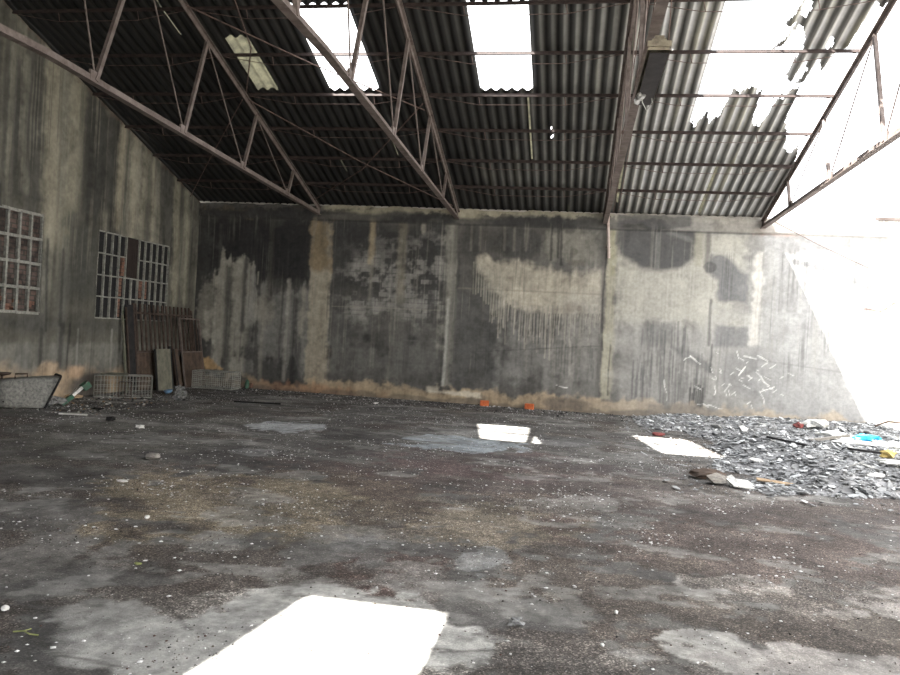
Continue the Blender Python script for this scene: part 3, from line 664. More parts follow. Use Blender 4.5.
# torn island of sheets that still hangs in the hole
ip = [(2.92, 6.62), (2.80, 5.95), (2.98, 6.0), (2.72, 5.35), (2.84, 5.5), (3.05, 5.95), (3.2, 5.6), (3.14, 4.82), (3.24, 4.75), (3.36, 5.2), (3.42, 5.0), (3.34, 4.62), (3.44, 4.70), (3.52, 5.25), (3.62, 5.02), (3.70, 5.35), (3.82, 5.55), (3.88, 6.6)]
def inpoly(u, v, P_):
    r = np.zeros(len(u), bool)
    for i in range(len(P_)):
        a = P_[i]; b = P_[(i+1) % len(P_)]
        if a[1] == b[1]: continue
        r ^= ((a[1] > v) != (b[1] > v)) & (u < (b[0]-a[0])*(v-a[1])/(b[1]-a[1])+a[0])
    return r
def torn(name, poly, label, holes=()):
    xs = [q[0] for q in poly]; ys = [q[1] for q in poly]
    o, P, X, s = grid_mesh(name, M['roof'], np.arange(min(xs)-.05, max(xs)+.05, WV/8), np.arange(min(ys)-.05, max(ys)+.05, .035),
        lambda u, v: np.stack([u, -v*CA, H+v*SA+.027*np.cos((u-K0)/WV*2*PI)+.045], 1),
        lambda u, v: inpoly(u+(fbm(u*3, v*3, 4)-.5)*.08, v+(fbm(u*12, v*1.0, 5)-.5)*.22, poly) & ~np.any([((u-h[0])/h[2])**2+((v-h[1])/h[3])**2 < 1 for h in holes] or [u < -99], axis=0), smooth=True)
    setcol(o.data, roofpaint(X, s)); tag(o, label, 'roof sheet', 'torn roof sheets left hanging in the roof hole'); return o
torn('roof_sheet', ip, 'torn corrugated roof sheet hanging between purlins in the big roof hole', [(3.0, 6.35, .05, .18), (3.02, 5.9, .03, .12), (3.55, 5.6, .03, .14)])
torn('roof_sheet', [(3.86, 6.75), (3.84, 6.45), (3.94, 6.35), (4.1, 6.5), (4.3, 6.45), (4.3, 7.5), (3.2, 7.5), (3.1, 6.7)], 'small scrap of corrugated roof sheet at the top right above the truss')
# yellowed translucent sheets
def sky_sheet(x0, x1, s0, s1, label):
    o, P, X, s = grid_mesh('translucent_sheet', M['skylite'], np.linspace(x0-.06, x1+.06, max(4, int((x1-x0)/WV*8))), np.linspace(s0-.12, s1+.12, 12),
        lambda u, v: np.stack([u, -v*CA, H+v*SA+.027*np.cos((u-K0)/WV*2*PI)+.055], 1), smooth=True)
    tag(o, label, 'roof sheet'); return o
sky_sheet(-5.97, -5.56, 4.5, 5.9, 'yellowed translucent roof sheet between the two left trusses')
sky_sheet(-1.01, -.975, 2.25, 4.35, 'thin translucent strip directly below the middle skylight opening')
for t_, l_ in zip(SLIV, ['thin pale strip of light beside the centre truss near the wall', 'thin pale strip in the low part of the right roof bay', 'short pale strip at the top between two upper chords on the left', 'short pale strip in the roof at the top left edge', 'faint light slit below the left skylight opening', 'faint light slit low in the roof of the second bay']):
    sky_sheet(*t_, l_)

# ------------------------------------------------------------------ trusses
def lower(y): return 4.375+.028*min(abs(y), 9.4 if y > YR else abs(YF-y))
def lowz(y): a = -y if y > YR else y-YF; return 4.375+.026*max(a, 0)
def upz(y): a = -y if y > YR else y-YF; return H-.13+TA*max(a, 0)
AY = [-1.80, -3.78, -5.78, -7.72]; BY = [-2.05, -4.22, -6.34, -8.52]
def make_truss():
    r = empty('roof_truss', (TX[0], 0, 4.35)); ox = Vector((0, 0, -4.35))
    V = lambda x, y, z: Vector((x, y, z-4.35))
    for nm, fn, hh in (('bottom_chord', lowz, .095), ('top_chord', upz, .08)):
        m = MB()
        ya = [0 if nm == 'top_chord' else .0, YR, YF]
        for i in range(2):
            a, b = ya[i], ya[i+1]
            A = (fn(a if i == 0 else YR)), (fn(YR) if i == 0 else fn(b))
            sg = 1 if nm == 'bottom_chord' else -1
            m.bar(V(0, a, A[0]-sg*hh/2), V(0, b, A[1]-sg*hh/2), .105, .010)
            m.bar(V(0, a, A[0]), V(0, b, A[1]), .016, hh)
        m.build(nm, M['steel'], r)
    for mir in (0, 1):
        g = (lambda y: y) if not mir else (lambda y: YF-y)
        nodes_a = AY+[YR]
        for a, b in zip(AY, BY):
            m = MB(); m.bar(V(0, g(a), upz(a)), V(0, g(b), lowz(b)), .06, .05, (1, 0, 0)); m.build('post', M['steel'], r)
        for a, b in zip(nodes_a[1:]+[], BY):
            pass
        for i in range(4):
            a = nodes_a[i+1]; b = BY[i]
            m = MB(); m.tube([V(0, g(a), upz(a)-.02), V(0, g(b), lowz(b))], .012); m.build('tie_rod', M['steel'], r)
    for b in [0.0]+BY:
        m = MB(); m.box(V(0, b-.03 if b else -.09, lowz(b)+.03), (.03, .18, .16)); m.build('gusset_plate', M['steel'], r)
    return r
tl = ['leftmost roof truss, nearest the gable wall with windows', 'second roof truss from the left, crossing the left skylight opening', 'centre roof truss seen edge-on beside the hanging light fitting', 'rightmost roof truss, standing against the open sky']
t0 = make_truss(); T = [t0]
for x in TX[1:]: c = copy_tree(t0); c.location.x = x; T.append(c)
for o, l in zip(T, tl): tag(o, l, 'roof truss', 'steel roof trusses spanning the hall')

# ------------------------------------------------------------------ purlins: bar with an underslung tie rod
BAYS = [(XL-.05, TX[0]), (TX[0], TX[1]), (TX[1], TX[2]), (TX[2], TX[3])]
BN = ['bay beside the gable wall', 'bay between first and second truss', 'bay with the middle skylight', 'bay with the torn roof hole']
ORD = ['lowest', 'second lowest', 'third from the wall', 'fourth from the wall', 'fifth from the wall', 'sixth from the wall', 'seventh from the wall']
def make_purlin(Lg):
    r = empty('purlin')
    m = MB(); m.box((Lg/2, 0, 0), (Lg+.05, .010, .05), rot(rx=-AL)); m.box((Lg/2, .018, .024), (Lg+.05, .035, .006), rot(rx=-AL)); m.box((Lg/2, -.012, -.024), (Lg+.05, .025, .006), rot(rx=-AL))
    m.build('bar', M['purlin'], r)
    m = MB(); m.tube([(.08, 0, -.03), (Lg*.28, 0, -.17), (Lg*.72, 0, -.17), (Lg-.08, 0, -.03)], .006, 5); m.build('tie_rod', M['rod'], r)
    for x in (.28, .72): m = MB(); m.tube([(Lg*x, 0, -.03), (Lg*x+.03, 0, -.17)], .007, 5); m.build('strut', M['rod'], r)
    return r
for bi, (a, b) in enumerate(BAYS):
    pr = make_purlin(b-a)
    for k in range(7):
        o = pr if k == 0 else copy_tree(pr)
        s = 1.1*(k+1)+.08; o.location = (a, -s*CA, H+s*SA-.055)
        tag(o, 'rusty roof purlin in the %s, %s' % (BN[bi], ORD[k]), 'purlin', 'roof purlins between the trusses')
# diagonal bracing rods of the roof plane
def rod(pts, r, label, name='bracing_rod', m_=None, cat='rod', grp='bracing rods under the roof'):
    m = MB(); m.tube(pts, r, 6); o = m.build(name, m_ or M['rod']); tag(o, label, cat, grp); return o
rod([roof(-6.15, 6.9, .16), roof(-4.5, 5.6, .24), roof(-2.86, 4.2, .16)], .011, 'bracing rod crossing the left skylight opening')
rod([roof(-6.15, 4.5, .16), roof(-4.5, 2.5, .24), roof(-2.86, .5, .16)], .011, 'bracing rod running down to the second truss near the back wall')
rod([roof(-6.15, .6, .16), roof(-4.5, 2.4, .34), roof(-2.86, 4.4, .16)], .011, 'bracing rod rising to the right below the left skylight opening')
rod([roof(-9.3, .6, .16), roof(-7.8, 2.6, .24), roof(-6.26, 4.5, .16)], .011, 'bracing rod in the bay beside the gable wall')
rod([roof(-6.1, 4.7, .15), roof(-5.5, 5.9, .15), roof(-5.2, 7.6, .15)], .011, 'bracing rod beside the yellowed roof sheet on the left')

# ------------------------------------------------------------------ hanging light fitting beside the centre truss
r = empty('light_fitting', (.645, -9.25, 4.34)); tag(r, 'long dark light fitting hanging beside the centre truss, its far end broken', 'lamp')
m = MB(); hw = .105; l = .80; h = .11
m.add([(-hw, -l, 0), (hw, -l, 0), (hw, l, 0), (-hw, l, 0), (-.06, -l, h), (.06, -l, h), (.06, l, h), (-.06, l, h)], [(4, 5, 6, 7), (0, 4, 7, 3), (1, 2, 6, 5), (0, 1, 5, 4), (2, 3, 7, 6)])
m.build('housing', M['lamp'], r)
m = MB(); m.box((.012, .02, -.004), (.17, 1.5, .012)); m.build('tray', M['lampin'], r)
m = MB(); m.box((0, -l-.01, .055), (.215, .02, .05)); m.box((0, -l+.04, .12), (.09, .08, .03)); m.build('end_cap', M['lamp'], r)
m = MB(); m.blob((-.05, .42, -.03), (.045, .09, .035), 3, 2, .3); m.blob((-.08, .60, -.02), (.03, .07, .035), 4, 2, .3); m.blob((.115, -.80, .0), (.012, .015, .012), 4, 1); m.build('foil_scrap', M['chrome'], r)
m = MB(); m.tube([(-.06, .4, 0), (-.02, .55, -.05), (.04, .7, -.09), (.09, .6, -.03), (.07, .5, 0)], .006, 5); m.build('loose_wire', M['wire'], r)
for y in (-.6, .6): m = MB(); m.tube([(0, y, .10), (-.03, y, .24)], .008, 5); m.build('hanger', M['rod'], r)
m = MB(); m.tube([(.09, -.72, .10), (.09, -.8, .7), (.08, -.9, 1.9)], .006, 5); m.build('cable', M['rod'], r)
for (x, dx) in ((.73, .0), (.80, .02), (.88, .05)):
    rod([Vector((x, -7.8, roof_z(-7.8)-.22)), Vector((x-.02, -4, roof_z(-4)-.25)), Vector((x-.06+dx, -.3, 4.55))], .008, 'cable running down along the centre truss', 'cable', None, 'cable', 'cables along the centre truss')
# pale pipe below the centre truss foot
r = empty('wall_pipe', (.68, -.09, 3.54)); tag(r, 'short pale vertical pipe on the back wall below the centre truss', 'pipe')
m = MB(); m.tube([(.05, 0, 0), (-.04, 0, 1.25)], .035, 10); m.build('pipe', M['pvc'], r, True)
for z in (.25, .95): m = MB(); m.box((.03-.05*z, .045, z), (.12, .07, .03)); m.build('bracket', M['steel'], r)
# added rod and metal scraps on the right part of the wall
rod([Vector((4.25, -.08, 4.47)), Vector((5.2, -.06, 4.0)), Vector((6.2, -.05, 3.55))], .010, 'thin brown line slanting down the sunlit wall from the last truss, built as a rod', 'wire', M['steel'], 'wire', None)  # added rod standing in for a brown line on the wall
r = empty('gutter_scrap', (6.65, .02, 4.56)); tag(r, 'short pale metal gutter scrap lying on the wall top at far right', 'gutter')
m = MB(); m.box((0, -.05, .03), (.75, .10, .02)); m.box((0, -.10, .05), (.75, .012, .06)); m.build('trough', M['steel'], r)
m = MB(); m.box((.1, 0, .10), (1.6, .03, .03)); m.build('strip', M['white'], r)

# ------------------------------------------------------------------ left corner: gates and boards leaning on the gable wall
def lean(name, y, x_foot, wd, ht, label, cat, group=None, xtop=XL+.03):
    r = empty(name, (x_foot, y, 0)); ang = math.asin(min(.9, (x_foot-xtop)/ht)); r.rotation_euler = (0, -ang, 0)
    tag(r, label, cat, group); return r
# local frame of a leaning panel: y along the wall, z up the panel, x its thickness
r = lean('gate', -2.66, XL+.26, 1.9, 1.9, 'wide rusty barred gate with sheet metal foot leaning on the gable wall', 'gate', 'rusty gates leaning in the left corner')
Wd, Ht, mid = 2.42, 1.90, .86
m = MB()
for y in (0, Wd): m.box((0, y, Ht/2-.03 if y else Ht/2), (.04, .045, Ht-.06 if y else Ht))
for z in (.03, mid, Ht-.20): m.box((0, Wd/2, z), (.04, Wd, .04))
m.build('frame', M['rustbar'], r)
for k in range(14): m = MB(); m.box((0, (k+.5)*Wd/14, (mid+Ht)/2), (.03, .045, Ht-mid)); m.build('bar', M['rustbar'], r)
m = MB(); n = 60
for i in range(n): m.box((.012*math.sin(i*PI/2.5)*.6, (i+.5)*Wd/n*.66, mid/2), (.01, Wd*.66/n+.002, mid-.05))
m.build('sheet_panel', M['rust'], r)
r = lean('gate', -1.02, XL+.44, .7, 1.6, 'narrow rusty gate with closed lower panel at the corner end of the stack', 'gate', 'rusty gates leaning in the left corner', XL+.18)
Wd, Ht, mid = .92, 1.66, .84
m = MB()
for y in (0, Wd): m.box((0, y, Ht/2), (.04, .035, Ht))
for z in (.03, mid, Ht-.02): m.box((0, Wd/2, z), (.04, Wd, .03))
m.build('frame', M['steel'], r)
for k in range(5): m = MB(); m.box((0, (k+1)*Wd/6, (mid+Ht)/2), (.022, .025, Ht-mid)); m.build('bar', M['rustbar'], r)
m = MB(); m.box((.01, Wd/2, mid/2), (.02, Wd, mid)); m.build('sheet_panel', M['rust'], r)
r = lean('board', -2.14, XL+.42, .5, 1.0, 'small grey-green board with dark edge leaning against the wide gate', 'board', None, XL+.30)
m = MB(); m.box((0, .28, .46), (.025, .56, .92)); m.build('face', M['board'], r)
m = MB(); m.box((-.03, .62, .48), (.035, .08, 1.0)); m.build('edge_strip', M['blackened'], r)
m = MB(); m.box((-.01, -.02, .46), (.035, .03, .92)); m.build('edge_strip', M['blackened'], r)
r = lean('board', -1.30, XL+.40, .3, 1.0, 'narrow rusty board edge between the grey board and narrow gate', 'board', None, XL+.20)
m = MB(); m.box((0, .1, .46), (.03, .2, .92)); m.build('face', M['rust'], r); m = MB(); m.box((.02, .02, .46), (.02, .03, .92)); m.build('edge_strip', M['blackened'], r)
r = lean('board', -2.93, XL+.24, .3, 1.9, 'tall blackened board leaning behind the left edge of the wide gate', 'board')
m = MB(); m.box((0, .12, .93), (.03, .26, 1.86)); m.build('face', M['blackened'], r); m = MB(); m.box((.03, -.03, .9), (.03, .035, 1.8)); m.build('edge_strip', M['rustbar'], r)
r = lean('post', -3.06, XL+.26, .3, 1.9, 'thin grey post leaning on the wall left of the blackened board', 'post')
m = MB(); m.box((0, 0, .82), (.035, .04, 1.64)); m.build('shaft', M['board'], r)

# ------------------------------------------------------------------ wire cages
def cage(loc, rz, Lx, Ly, Hz, label, gap=.055, door=True):
    r = empty('wire_cage', loc, rz); tag(r, label, 'cage', 'wire cages on the floor by the left corner')
    def panel(nm, o_, u, v, lu, lv, gu=gap, gv=gap):
        m = MB(); o_ = Vector(o_); u = Vector(u); v = Vector(v); nu = int(lu/gu); nv = int(lv/gv)
        for i in range(nu+1): m.tube([o_+u*(i*lu/nu), o_+u*(i*lu/nu)+v*lv], .0032 if 0 < i < nu else .008, 4)
        for j in range(nv+1): m.tube([o_+v*(j*lv/nv), o_+v*(j*lv/nv)+u*lu], .0032 if 0 < j < nv else .009, 4)
        return m.build(nm, M['wire'], r)
    X_, Y_, Z_ = (1, 0, 0), (0, 1, 0), (0, 0, 1); e = .012
    panel('side_panel', (0, 0, e), X_, Z_, Lx, Hz, gap, gap*1.6); panel('side_panel', (0, Ly, e), X_, Z_, Lx, Hz, gap, gap*1.6)
    panel('end_panel', (0, 0, e), Y_, Z_, Ly, Hz); panel('end_panel', (Lx, 0, e), Y_, Z_, Ly, Hz)
    panel('top_panel', (0, 0, Hz+e), X_, Y_, Lx, Ly, .09, .09)
    m = MB(); m.box((Lx/2, Ly/2, .008), (Lx, Ly, .012)); m.build('floor_tray', M['tub'], r)
    if door:
        m = MB()
        for a, b in [((.42, 0), (.42, .30)), ((.64, 0), (.64, .30)), ((.42, .30), (.64, .30)), ((.42, .02), (.64, .02)), ((.53, .02), (.53, .30))]: m.bar((a[0]*Lx, -.012, a[1]+e), (b[0]*Lx, -.012, b[1]+e), .015, .015, (0, 1, 0))
        m.build('door', M['rustbar'], r)
    return r
c1 = cage((-9.02, -4.22, 0), math.radians(35), 1.04, .34, .42, 'larger wire cage standing before the leaning gates')
m = MB()
for i in range(5):
    for j in range(4): m.add([(0, 0, 0)], [])
cl = MB(); gx, gy = 7, 5; base = len(cl.v)
for j in range(gy):
    for i in range(gx):
        x = .1+.5*i/(gx-1); y = .03+.28*j/(gy-1); cl.v.append((x, y, .445+random.uniform(0, .03)))
for j in range(gy-1):
    for i in range(gx-1): a = j*gx+i; cl.f.append((a, a+1, a+gx+1, a+gx))
o = cl.build('cloth', M['board']); o.location = (-9.02, -4.22, 0); o.rotation_euler = (0, 0, math.radians(35)); tag(o, 'grey crumpled cloth lying on top of the larger wire cage', 'cloth')
md = o.modifiers.new('s', 'SOLIDIFY'); md.thickness = .012
cage((-8.78, -.95, 0), math.radians(3), .98, .50, .40, 'smaller wire cage by the back wall right of the leaning gates', .05, False)

# ------------------------------------------------------------------ tipped-over tub on the left
r = empty('plastic_tub', (-8.72, -6.12, 0), math.radians(48)); r.scale = (1.1, .95, 1.2); tag(r, 'grey plastic tub with handle tipped on its side by the left wall', 'tub')
def rr(w_, h_, x, cz, slant, rad=.06, n=4):
    pts = []
    for cx, cy, a0 in ((w_/2-rad, h_/2-rad, 0), (-w_/2+rad, h_/2-rad, 90), (-w_/2+rad, -h_/2+rad, 180), (w_/2-rad, -h_/2+rad, 270)):
        for k in range(n+1):
            a = math.radians(a0+90*k/n); yy = cx+rad*math.cos(a); zz = cy+rad*math.sin(a); pts.append(Vector((x+slant*zz, yy, cz+zz)))
    return pts
m = MB(); secs = [rr(.40, .36, -.52, .19, 0), rr(.42, .385, -.40, .20, 0), rr(.46, .41, -.15, .21, .1), rr(.50, .43, .17, .22, .45), rr(.50, .43, .17, .22, .45), rr(.47, .40, .165, .22, .45), rr(.40, .34, -.15, .20, .1), rr(.34, .30, -.47, .19, 0)]
n = len(secs[0])
for s_ in secs: m.v += [tuple(q) for q in s_]
for i in range(len(secs)-1):
    for k in range(n): m.f.append((i*n+k, i*n+(k+1) % n, (i+1)*n+(k+1) % n, (i+1)*n+k))
m.f.append(tuple(range(n))[::-1]); m.f.append(tuple((len(secs)-1)*n+k for k in range(n))); m.build('body', M['tub'], r, True)
m = MB(); ring = rr(.53, .46, .175, .22, .45); m.tube(ring+[ring[0]], .016, 6); m.build('rim', M['blackened'], r, True)
m = MB(); m.tube([(-.30, 0, .40), (-.30, 0, .46), (-.14, 0, .465), (-.14, 0, .42)], .013, 6); m.build('handle', M['rustbar'], r, True)
m = MB(); m.tube([(-.46, -.22, .10), (-.46, .22, .10)], .012, 6); m.build('axle', M['blackened'], r)
r = empty('metal_bowl', (-9.19, -6.36, 0)); tag(r, 'rust coloured bowl-topped stand at the left edge beside the tub', 'bowl')
m = MB(); m.tube([(0, 0, .0), (0, 0, .52)], .02, 8); m.build('stand', M['rustbar'], r)
m = MB(); 
for k, (rad, z) in enumerate([(.03, .51), (.12, .53), (.14, .56), (.13, .56), (.03, .53)]):
    for i in range(16): m.v.append((rad*math.cos(i*PI/8), rad*math.sin(i*PI/8), z))
for k in range(4):
    for i in range(16): m.f.append((k*16+i, k*16+(i+1) % 16, (k+1)*16+(i+1) % 16, (k+1)*16+i))
m.build('dish', M['rustbar'], r, True)
# green and white sack leaning out of the tub
r = empty('printed_sack', (-8.50, -5.55, 0), math.radians(42)); tag(r, 'folded green and white printed sack leaning against the mouth of the tub', 'sack')
m = MB(); m.bar((-.14, 0, .03), (.24, .02, .40), .16, .05); m.build('panel', M['white'], r)
m = MB(); m.bar((.16, 0, .30), (.26, .02, .38), .17, .11); m.bar((-.15, -.01, .025), (.02, -.01, .17), .17, .07); m.build('print', M['green'], r)

# ------------------------------------------------------------------ litter
def crumple(name, px, py, size, m_, label, cat, flat=.5, seed=0, group=None, sub=2, jag=.35, lift=0):
    x, y = G(px, py); m = MB(); rz_ = random.Random(seed*7+1).uniform(0, 3)
    m.blob((0, 0, size[2]*.8+lift), size, seed, sub, jag, Matrix.Rotation(rz_, 3, 'Z')); zmin = min(v[2] for v in m.v)
    m.v = [(v[0], v[1], v[2]-zmin+lift) for v in m.v]
    o = m.build(name, m_); o.location = (x, y, 0); tag(o, label, cat, group); return o
crumple('plastic_bag', 52, 406, (.17, .1, .07), M['plastic'], 'crumpled clear plastic bag in front of the tipped tub', 'bag', seed=1, jag=.5)
crumple('plastic_bag', 180, 401, (.15, .1, .08), M['plastic'], 'crumpled clear plastic bag on open floor right of the larger cage', 'bag', seed=2, jag=.5)
crumple('plastic_bag', 179, 393, (.11, .08, .08), M['plastic'], 'small white plastic bag close to the foot of the gates', 'bag', seed=3, jag=.5)
crumple('rag', 168, 394, (.13, .07, .05), M['bluep'], 'dull blue rag on the floor beside the larger cage', 'rag', seed=4)
crumple('rag', 73, 399, (.15, .08, .04), M['beige'], 'beige rag on the floor right of the tub', 'rag', seed=5)
crumple('rag', 53, 394, (.09, .08, .10), M['beige'], 'beige cloth bundle at the mouth of the tub', 'rag', seed=6)
crumple('rag', 4, 399, (.16, .1, .09), M['black'], 'black charred bundle at the left edge of the floor', 'rag', seed=7)
crumple('rag', 97, 410, (.10, .05, .02), M['black'], 'flat black scrap on the floor before the larger cage', 'rag', seed=8)
crumple('rag', 111, 421, (.09, .06, .035), M['black'], 'small black scrap on the floor at left, alone', 'rag', seed=9)
crumple('paper_scrap', 85, 391, (.06, .04, .03), M['white'], 'small white paper scrap by the wall between tub and cage', 'paper', seed=10)
crumple('paper_scrap', 38, 400, (.09, .05, .02), M['white'], 'white paper scrap directly under the leaning sack', 'paper', seed=11)
crumple('paper_scrap', 78, 397, (.04, .03, .02), M['red'], 'tiny red scrap beside the beige rag', 'paper', seed=12)
crumple('paper_scrap', 247, 388, (.05, .04, .05), M['white'], 'white crumpled scrap at the wall foot right of the small cage', 'paper', seed=13)
o = crumple('jug', 236, 388, (.06, .05, .12), M['green'], 'green container standing behind the small cage', 'jug', seed=14, jag=.12); o.location.y = -.25; o.location.x = -7.72
o = crumple('brick', 255, 388, (.06, .05, .07), M['brick'], 'dark red brick lump at the wall foot right of the small cage', 'brick', seed=15, jag=.2, sub=1); o.location.y = -.1
crumple('paper_scrap', 140, 429, (.06, .04, .03), M['white'], 'white paper scrap on the floor before the cages', 'paper', seed=16, jag=.5)
crumple('stone', 153, 459, (.10, .07, .035), M['wood'], 'flat pale grey stone on the left part of the floor', 'stone', seed=17, jag=.2)
crumple('paper_scrap', 122, 482, (.05, .025, .012), M['white'], 'thin white flake on the floor at left', 'paper', seed=18)
crumple('stone', 147, 519, (.022, .019, .016), M['white'], 'round white pebble in the left foreground', 'stone', seed=19, jag=.1)
crumple('stone', 5, 611, (.022, .02, .015), M['white'], 'white pebble at the left edge of the foreground', 'stone', seed=20, jag=.1)
crumple('stone', 616, 614, (.014, .012, .012), M['white'], 'white pebble in the right foreground on dark gravel', 'stone', seed=21, jag=.1)
crumple('stone', 602, 647, (.014, .012, .01), M['white'], 'small white pebble near the bottom centre', 'stone', seed=22, jag=.1)
crumple('leaf', 138, 565, (.025, .015, .008), M['leafy'], 'yellow-green leaf scrap on dark floor at left', 'leaf', seed=23)
crumple('plastic_bag', 516, 625, (.05, .035, .018), M['plastic'], 'small clear plastic scrap near the bottom centre', 'bag', seed=24, jag=.5)
crumple('stone', 716, 484, (.15, .10, .07), M['wood'], 'jagged grey stone lump at the front of the rubble heap', 'stone', seed=25, jag=.3, sub=1)
crumple('stone', 706, 478, (.22, .14, .05), M['rust'], 'flat brownish earth clod at the front of the rubble heap', 'stone', seed=26, jag=.3)
crumple('rag', 658, 436, (.10, .05, .03), M['red'], 'faded red rag behind the right sun patch', 'rag', seed=27)
crumple('paper_scrap', 376, 404, (.11, .05, .02), M['white'], 'white scrap on the floor near the back wall, left of centre', 'paper', seed=28)
m = MB(); m.bar((-.2, 0, .012), (.22, .03, .012), .035, .022); o = m.build('stick', M['white']); o.location = (*G(72, 415), 0); o.rotation_euler = (0, 0, .2); tag(o, 'thin white stick on the floor in front of the plastic bag', 'stick')
m = MB(); m.bar((-.55, -.1, .02), (.35, .1, .02), .03, .03); o = m.build('stick', M['black']); o.location = (*G(262, 404), 0); tag(o, 'long charred black stick on the floor before the first bay', 'stick')
m = MB(); m.tube([(-.05, 0, .006), (0, .01, .012), (.05, -.01, .01), (.09, .0, .006)], .004, 5); m.tube([(0, .01, .012), (.01, .05, .008)], .003, 5); o = m.build('twig', M['leafy']); o.location = (*G(22, 634), 0); tag(o, 'small forked twig in the bottom left foreground', 'twig')
def brick(px, py, rz_, label, dz=0, L_=.2):
    m = MB(); W_, H_ = .10, .125
    m.box((0, 0, H_/2), (L_, W_, H_))
    o = m.build('brick', M['obrick']); md = o.modifiers.new('b', 'BEVEL'); md.width = .006; md.segments = 2
    x, _ = G(px, py); o.location = (x, -.17, dz); o.rotation_euler = (0, 0, rz_); tag(o, label, 'brick', 'orange bricks at the foot of the back wall'); return o
brick(487, 404, .1, 'orange brick at the back wall, left of the two'); brick(530, 408, -.15, 'orange brick at the back wall, right of the two')

# ------------------------------------------------------------------ rubble heap on the right
def heap(x, y):
    e = np.minimum(ss(2.2, 3.6, x+(fbm(x*1.1, y*1.1, 8)-.5)*1.6), ss(-8.4, -6.6, y+(fbm(x*1.3, y*1.3, 9)-.5)*1.4-.10*(x-3)))
    e2 = ss(-2.9, -1.6, y+(fbm(x*1.3, y*1.3, 10)-.5))*ss(1.2, 2.6, x)
    e = np.maximum(e, e2*.7)
    return e*(.07+.16*fbm(x*.9, y*.9, 11)+.10*fbm(x*5, y*5, 12))-.015
us = np.arange(.9, XR-.02, .05); vs = np.arange(-9.4, -.02, .05)
hp, P, X, Y = grid_mesh('rubble_heap', M['shard'], us, vs, lambda u, v: np.stack([u, v, heap(u, v)], 1), lambda u, v: heap(u, v) > -.014)
n = fbm(X*6, Y*6, 30)-.5; c = np.ones((len(X), 3))*np.array([[.26, .26, .265]]); c = c*(1+n*1.8)[:, None]; setcol(hp.data, np.clip(c, .02, .5))
tag(hp, 'low grey heap of crushed roof sheet rubble along the right wall', 'rubble', kind='stuff')
def shard_mb(m, cols, x, y, z, a, b, t, R, c):
    k = len(m.v); pts = []; nn = random.randint(4, 6); a0 = random.random()*6
    for i in range(nn):
        q = a0+2*PI*i/nn+random.uniform(-.3, .3); pts.append((a*math.cos(q), b*math.sin(q)))
    for s in (-1, 1):
        for q in pts: m.v.append(tuple(R @ Vector((q[0], q[1], s*t/2))+Vector((x, y, z))))
    m.f.append(tuple(k+i for i in range(nn))[::-1]); m.f.append(tuple(k+nn+i for i in range(nn)))
    for i in range(nn): m.f.append((k+i, k+(i+1) % nn, k+nn+(i+1) % nn, k+nn+i))
    cols += [c]*(2*nn)
m = MB(); cols = []
cnt = 0; HX = RNG.uniform(1.1, 9.5, 60000); HY = RNG.uniform(-8.8, -.12, 60000); HH = heap(HX, HY); hi = 0
while cnt < 26000:
    x = float(HX[hi]); y = float(HY[hi]); h = float(HH[hi]); hi += 1
    if h < -.005 and random.random() > .05: continue
    g = random.choice([.16, .20, .24, .28, .32, .38, .48, .8])*random.uniform(.8, 1.1); sz = random.choice([.012, .015, .02, .025, .03, .045, .08])
    if sz > .08 and random.random() < .4: continue
    shard_mb(m, cols, x, y, max(h, 0)+.012+sz*.12, sz, sz*random.uniform(.2, .6), .006, rot(random.gauss(0, .26), random.gauss(0, .24), random.random()*6), (g*.96, g*.985, g)); cnt += 1
o = m.build('rubble_fragments', M['shard'], col=cols); tag(o, 'countless small grey and white fragments covering the rubble heap', 'rubble', kind='stuff')
# larger pieces one by one
random.seed(21)
for k in range(60):
    x = random.uniform(2.4, 7.4); y = random.uniform(-7.6, -.5); h = float(heap(np.array([x]), np.array([y]))[0])
    if h < .02: continue
    m = MB(); cols = []; g = random.choice([.12, .2, .32, .5, .7]); sz = random.uniform(.08, .17)
    shard_mb(m, cols, 0, 0, 0, sz, sz*random.uniform(.25, .7), .012, rot(random.gauss(0, .22), random.gauss(0, .2), random.random()*6), (g, g, g*.97))
    zmin = min(v[2] for v in m.v); m.v = [(v[0], v[1], v[2]-zmin-.02) for v in m.v]
    o = m.build('sheet_shard', M['shard'], col=cols); o.location = (x, y, h+.01)
    tag(o, 'flat angular shard of broken roof sheet lying on the rubble heap', 'shard', 'broken sheet shards on the rubble heap')
def onheap(name, px, py, build, m_, label, cat, rz_=0, dz=.02):
    x, y = G(px, py); y = min(y, -.25); h = max(0, float(heap(np.array([x]), np.array([y]))[0])); m = MB(); build(m); o = m.build(name, m_)
    o.location = (x, y, h+dz); o.rotation_euler = (0, 0, rz_); tag(o, label, cat); return o
onheap('plastic_bag', 866, 452, lambda m: m.blob((0, 0, .05), (.20, .12, .06), 31, 2, .4), M['blue'], 'bright blue plastic bag on the rubble heap', 'bag')
onheap('rag', 887, 474, lambda m: m.blob((0, 0, .05), (.11, .09, .06), 32, 2, .3), M['yellow'], 'yellow crumpled rag on the rubble heap', 'rag')
onheap('rag', 798, 437, lambda m: m.blob((0, 0, .05), (.09, .08, .06), 33, 2, .3), M['red'], 'small reddish brown rag high on the rubble heap', 'rag')
onheap('board', 741, 487, lambda m: (m.box((0, 0, .02), (.30, .24, .012), rot(.25, .1)), m.box((-.10, .05, .04), (.12, .16, .012), rot(.5, -.4))), M['white'], 'white broken board lying in front of the rubble heap', 'board', .3)
onheap('board', 775, 486, lambda m: m.box((0, 0, .02), (.42, .10, .012), rot(.1, .05)), M['beige'], 'pale narrow strip right of the white broken board', 'board', -.2)
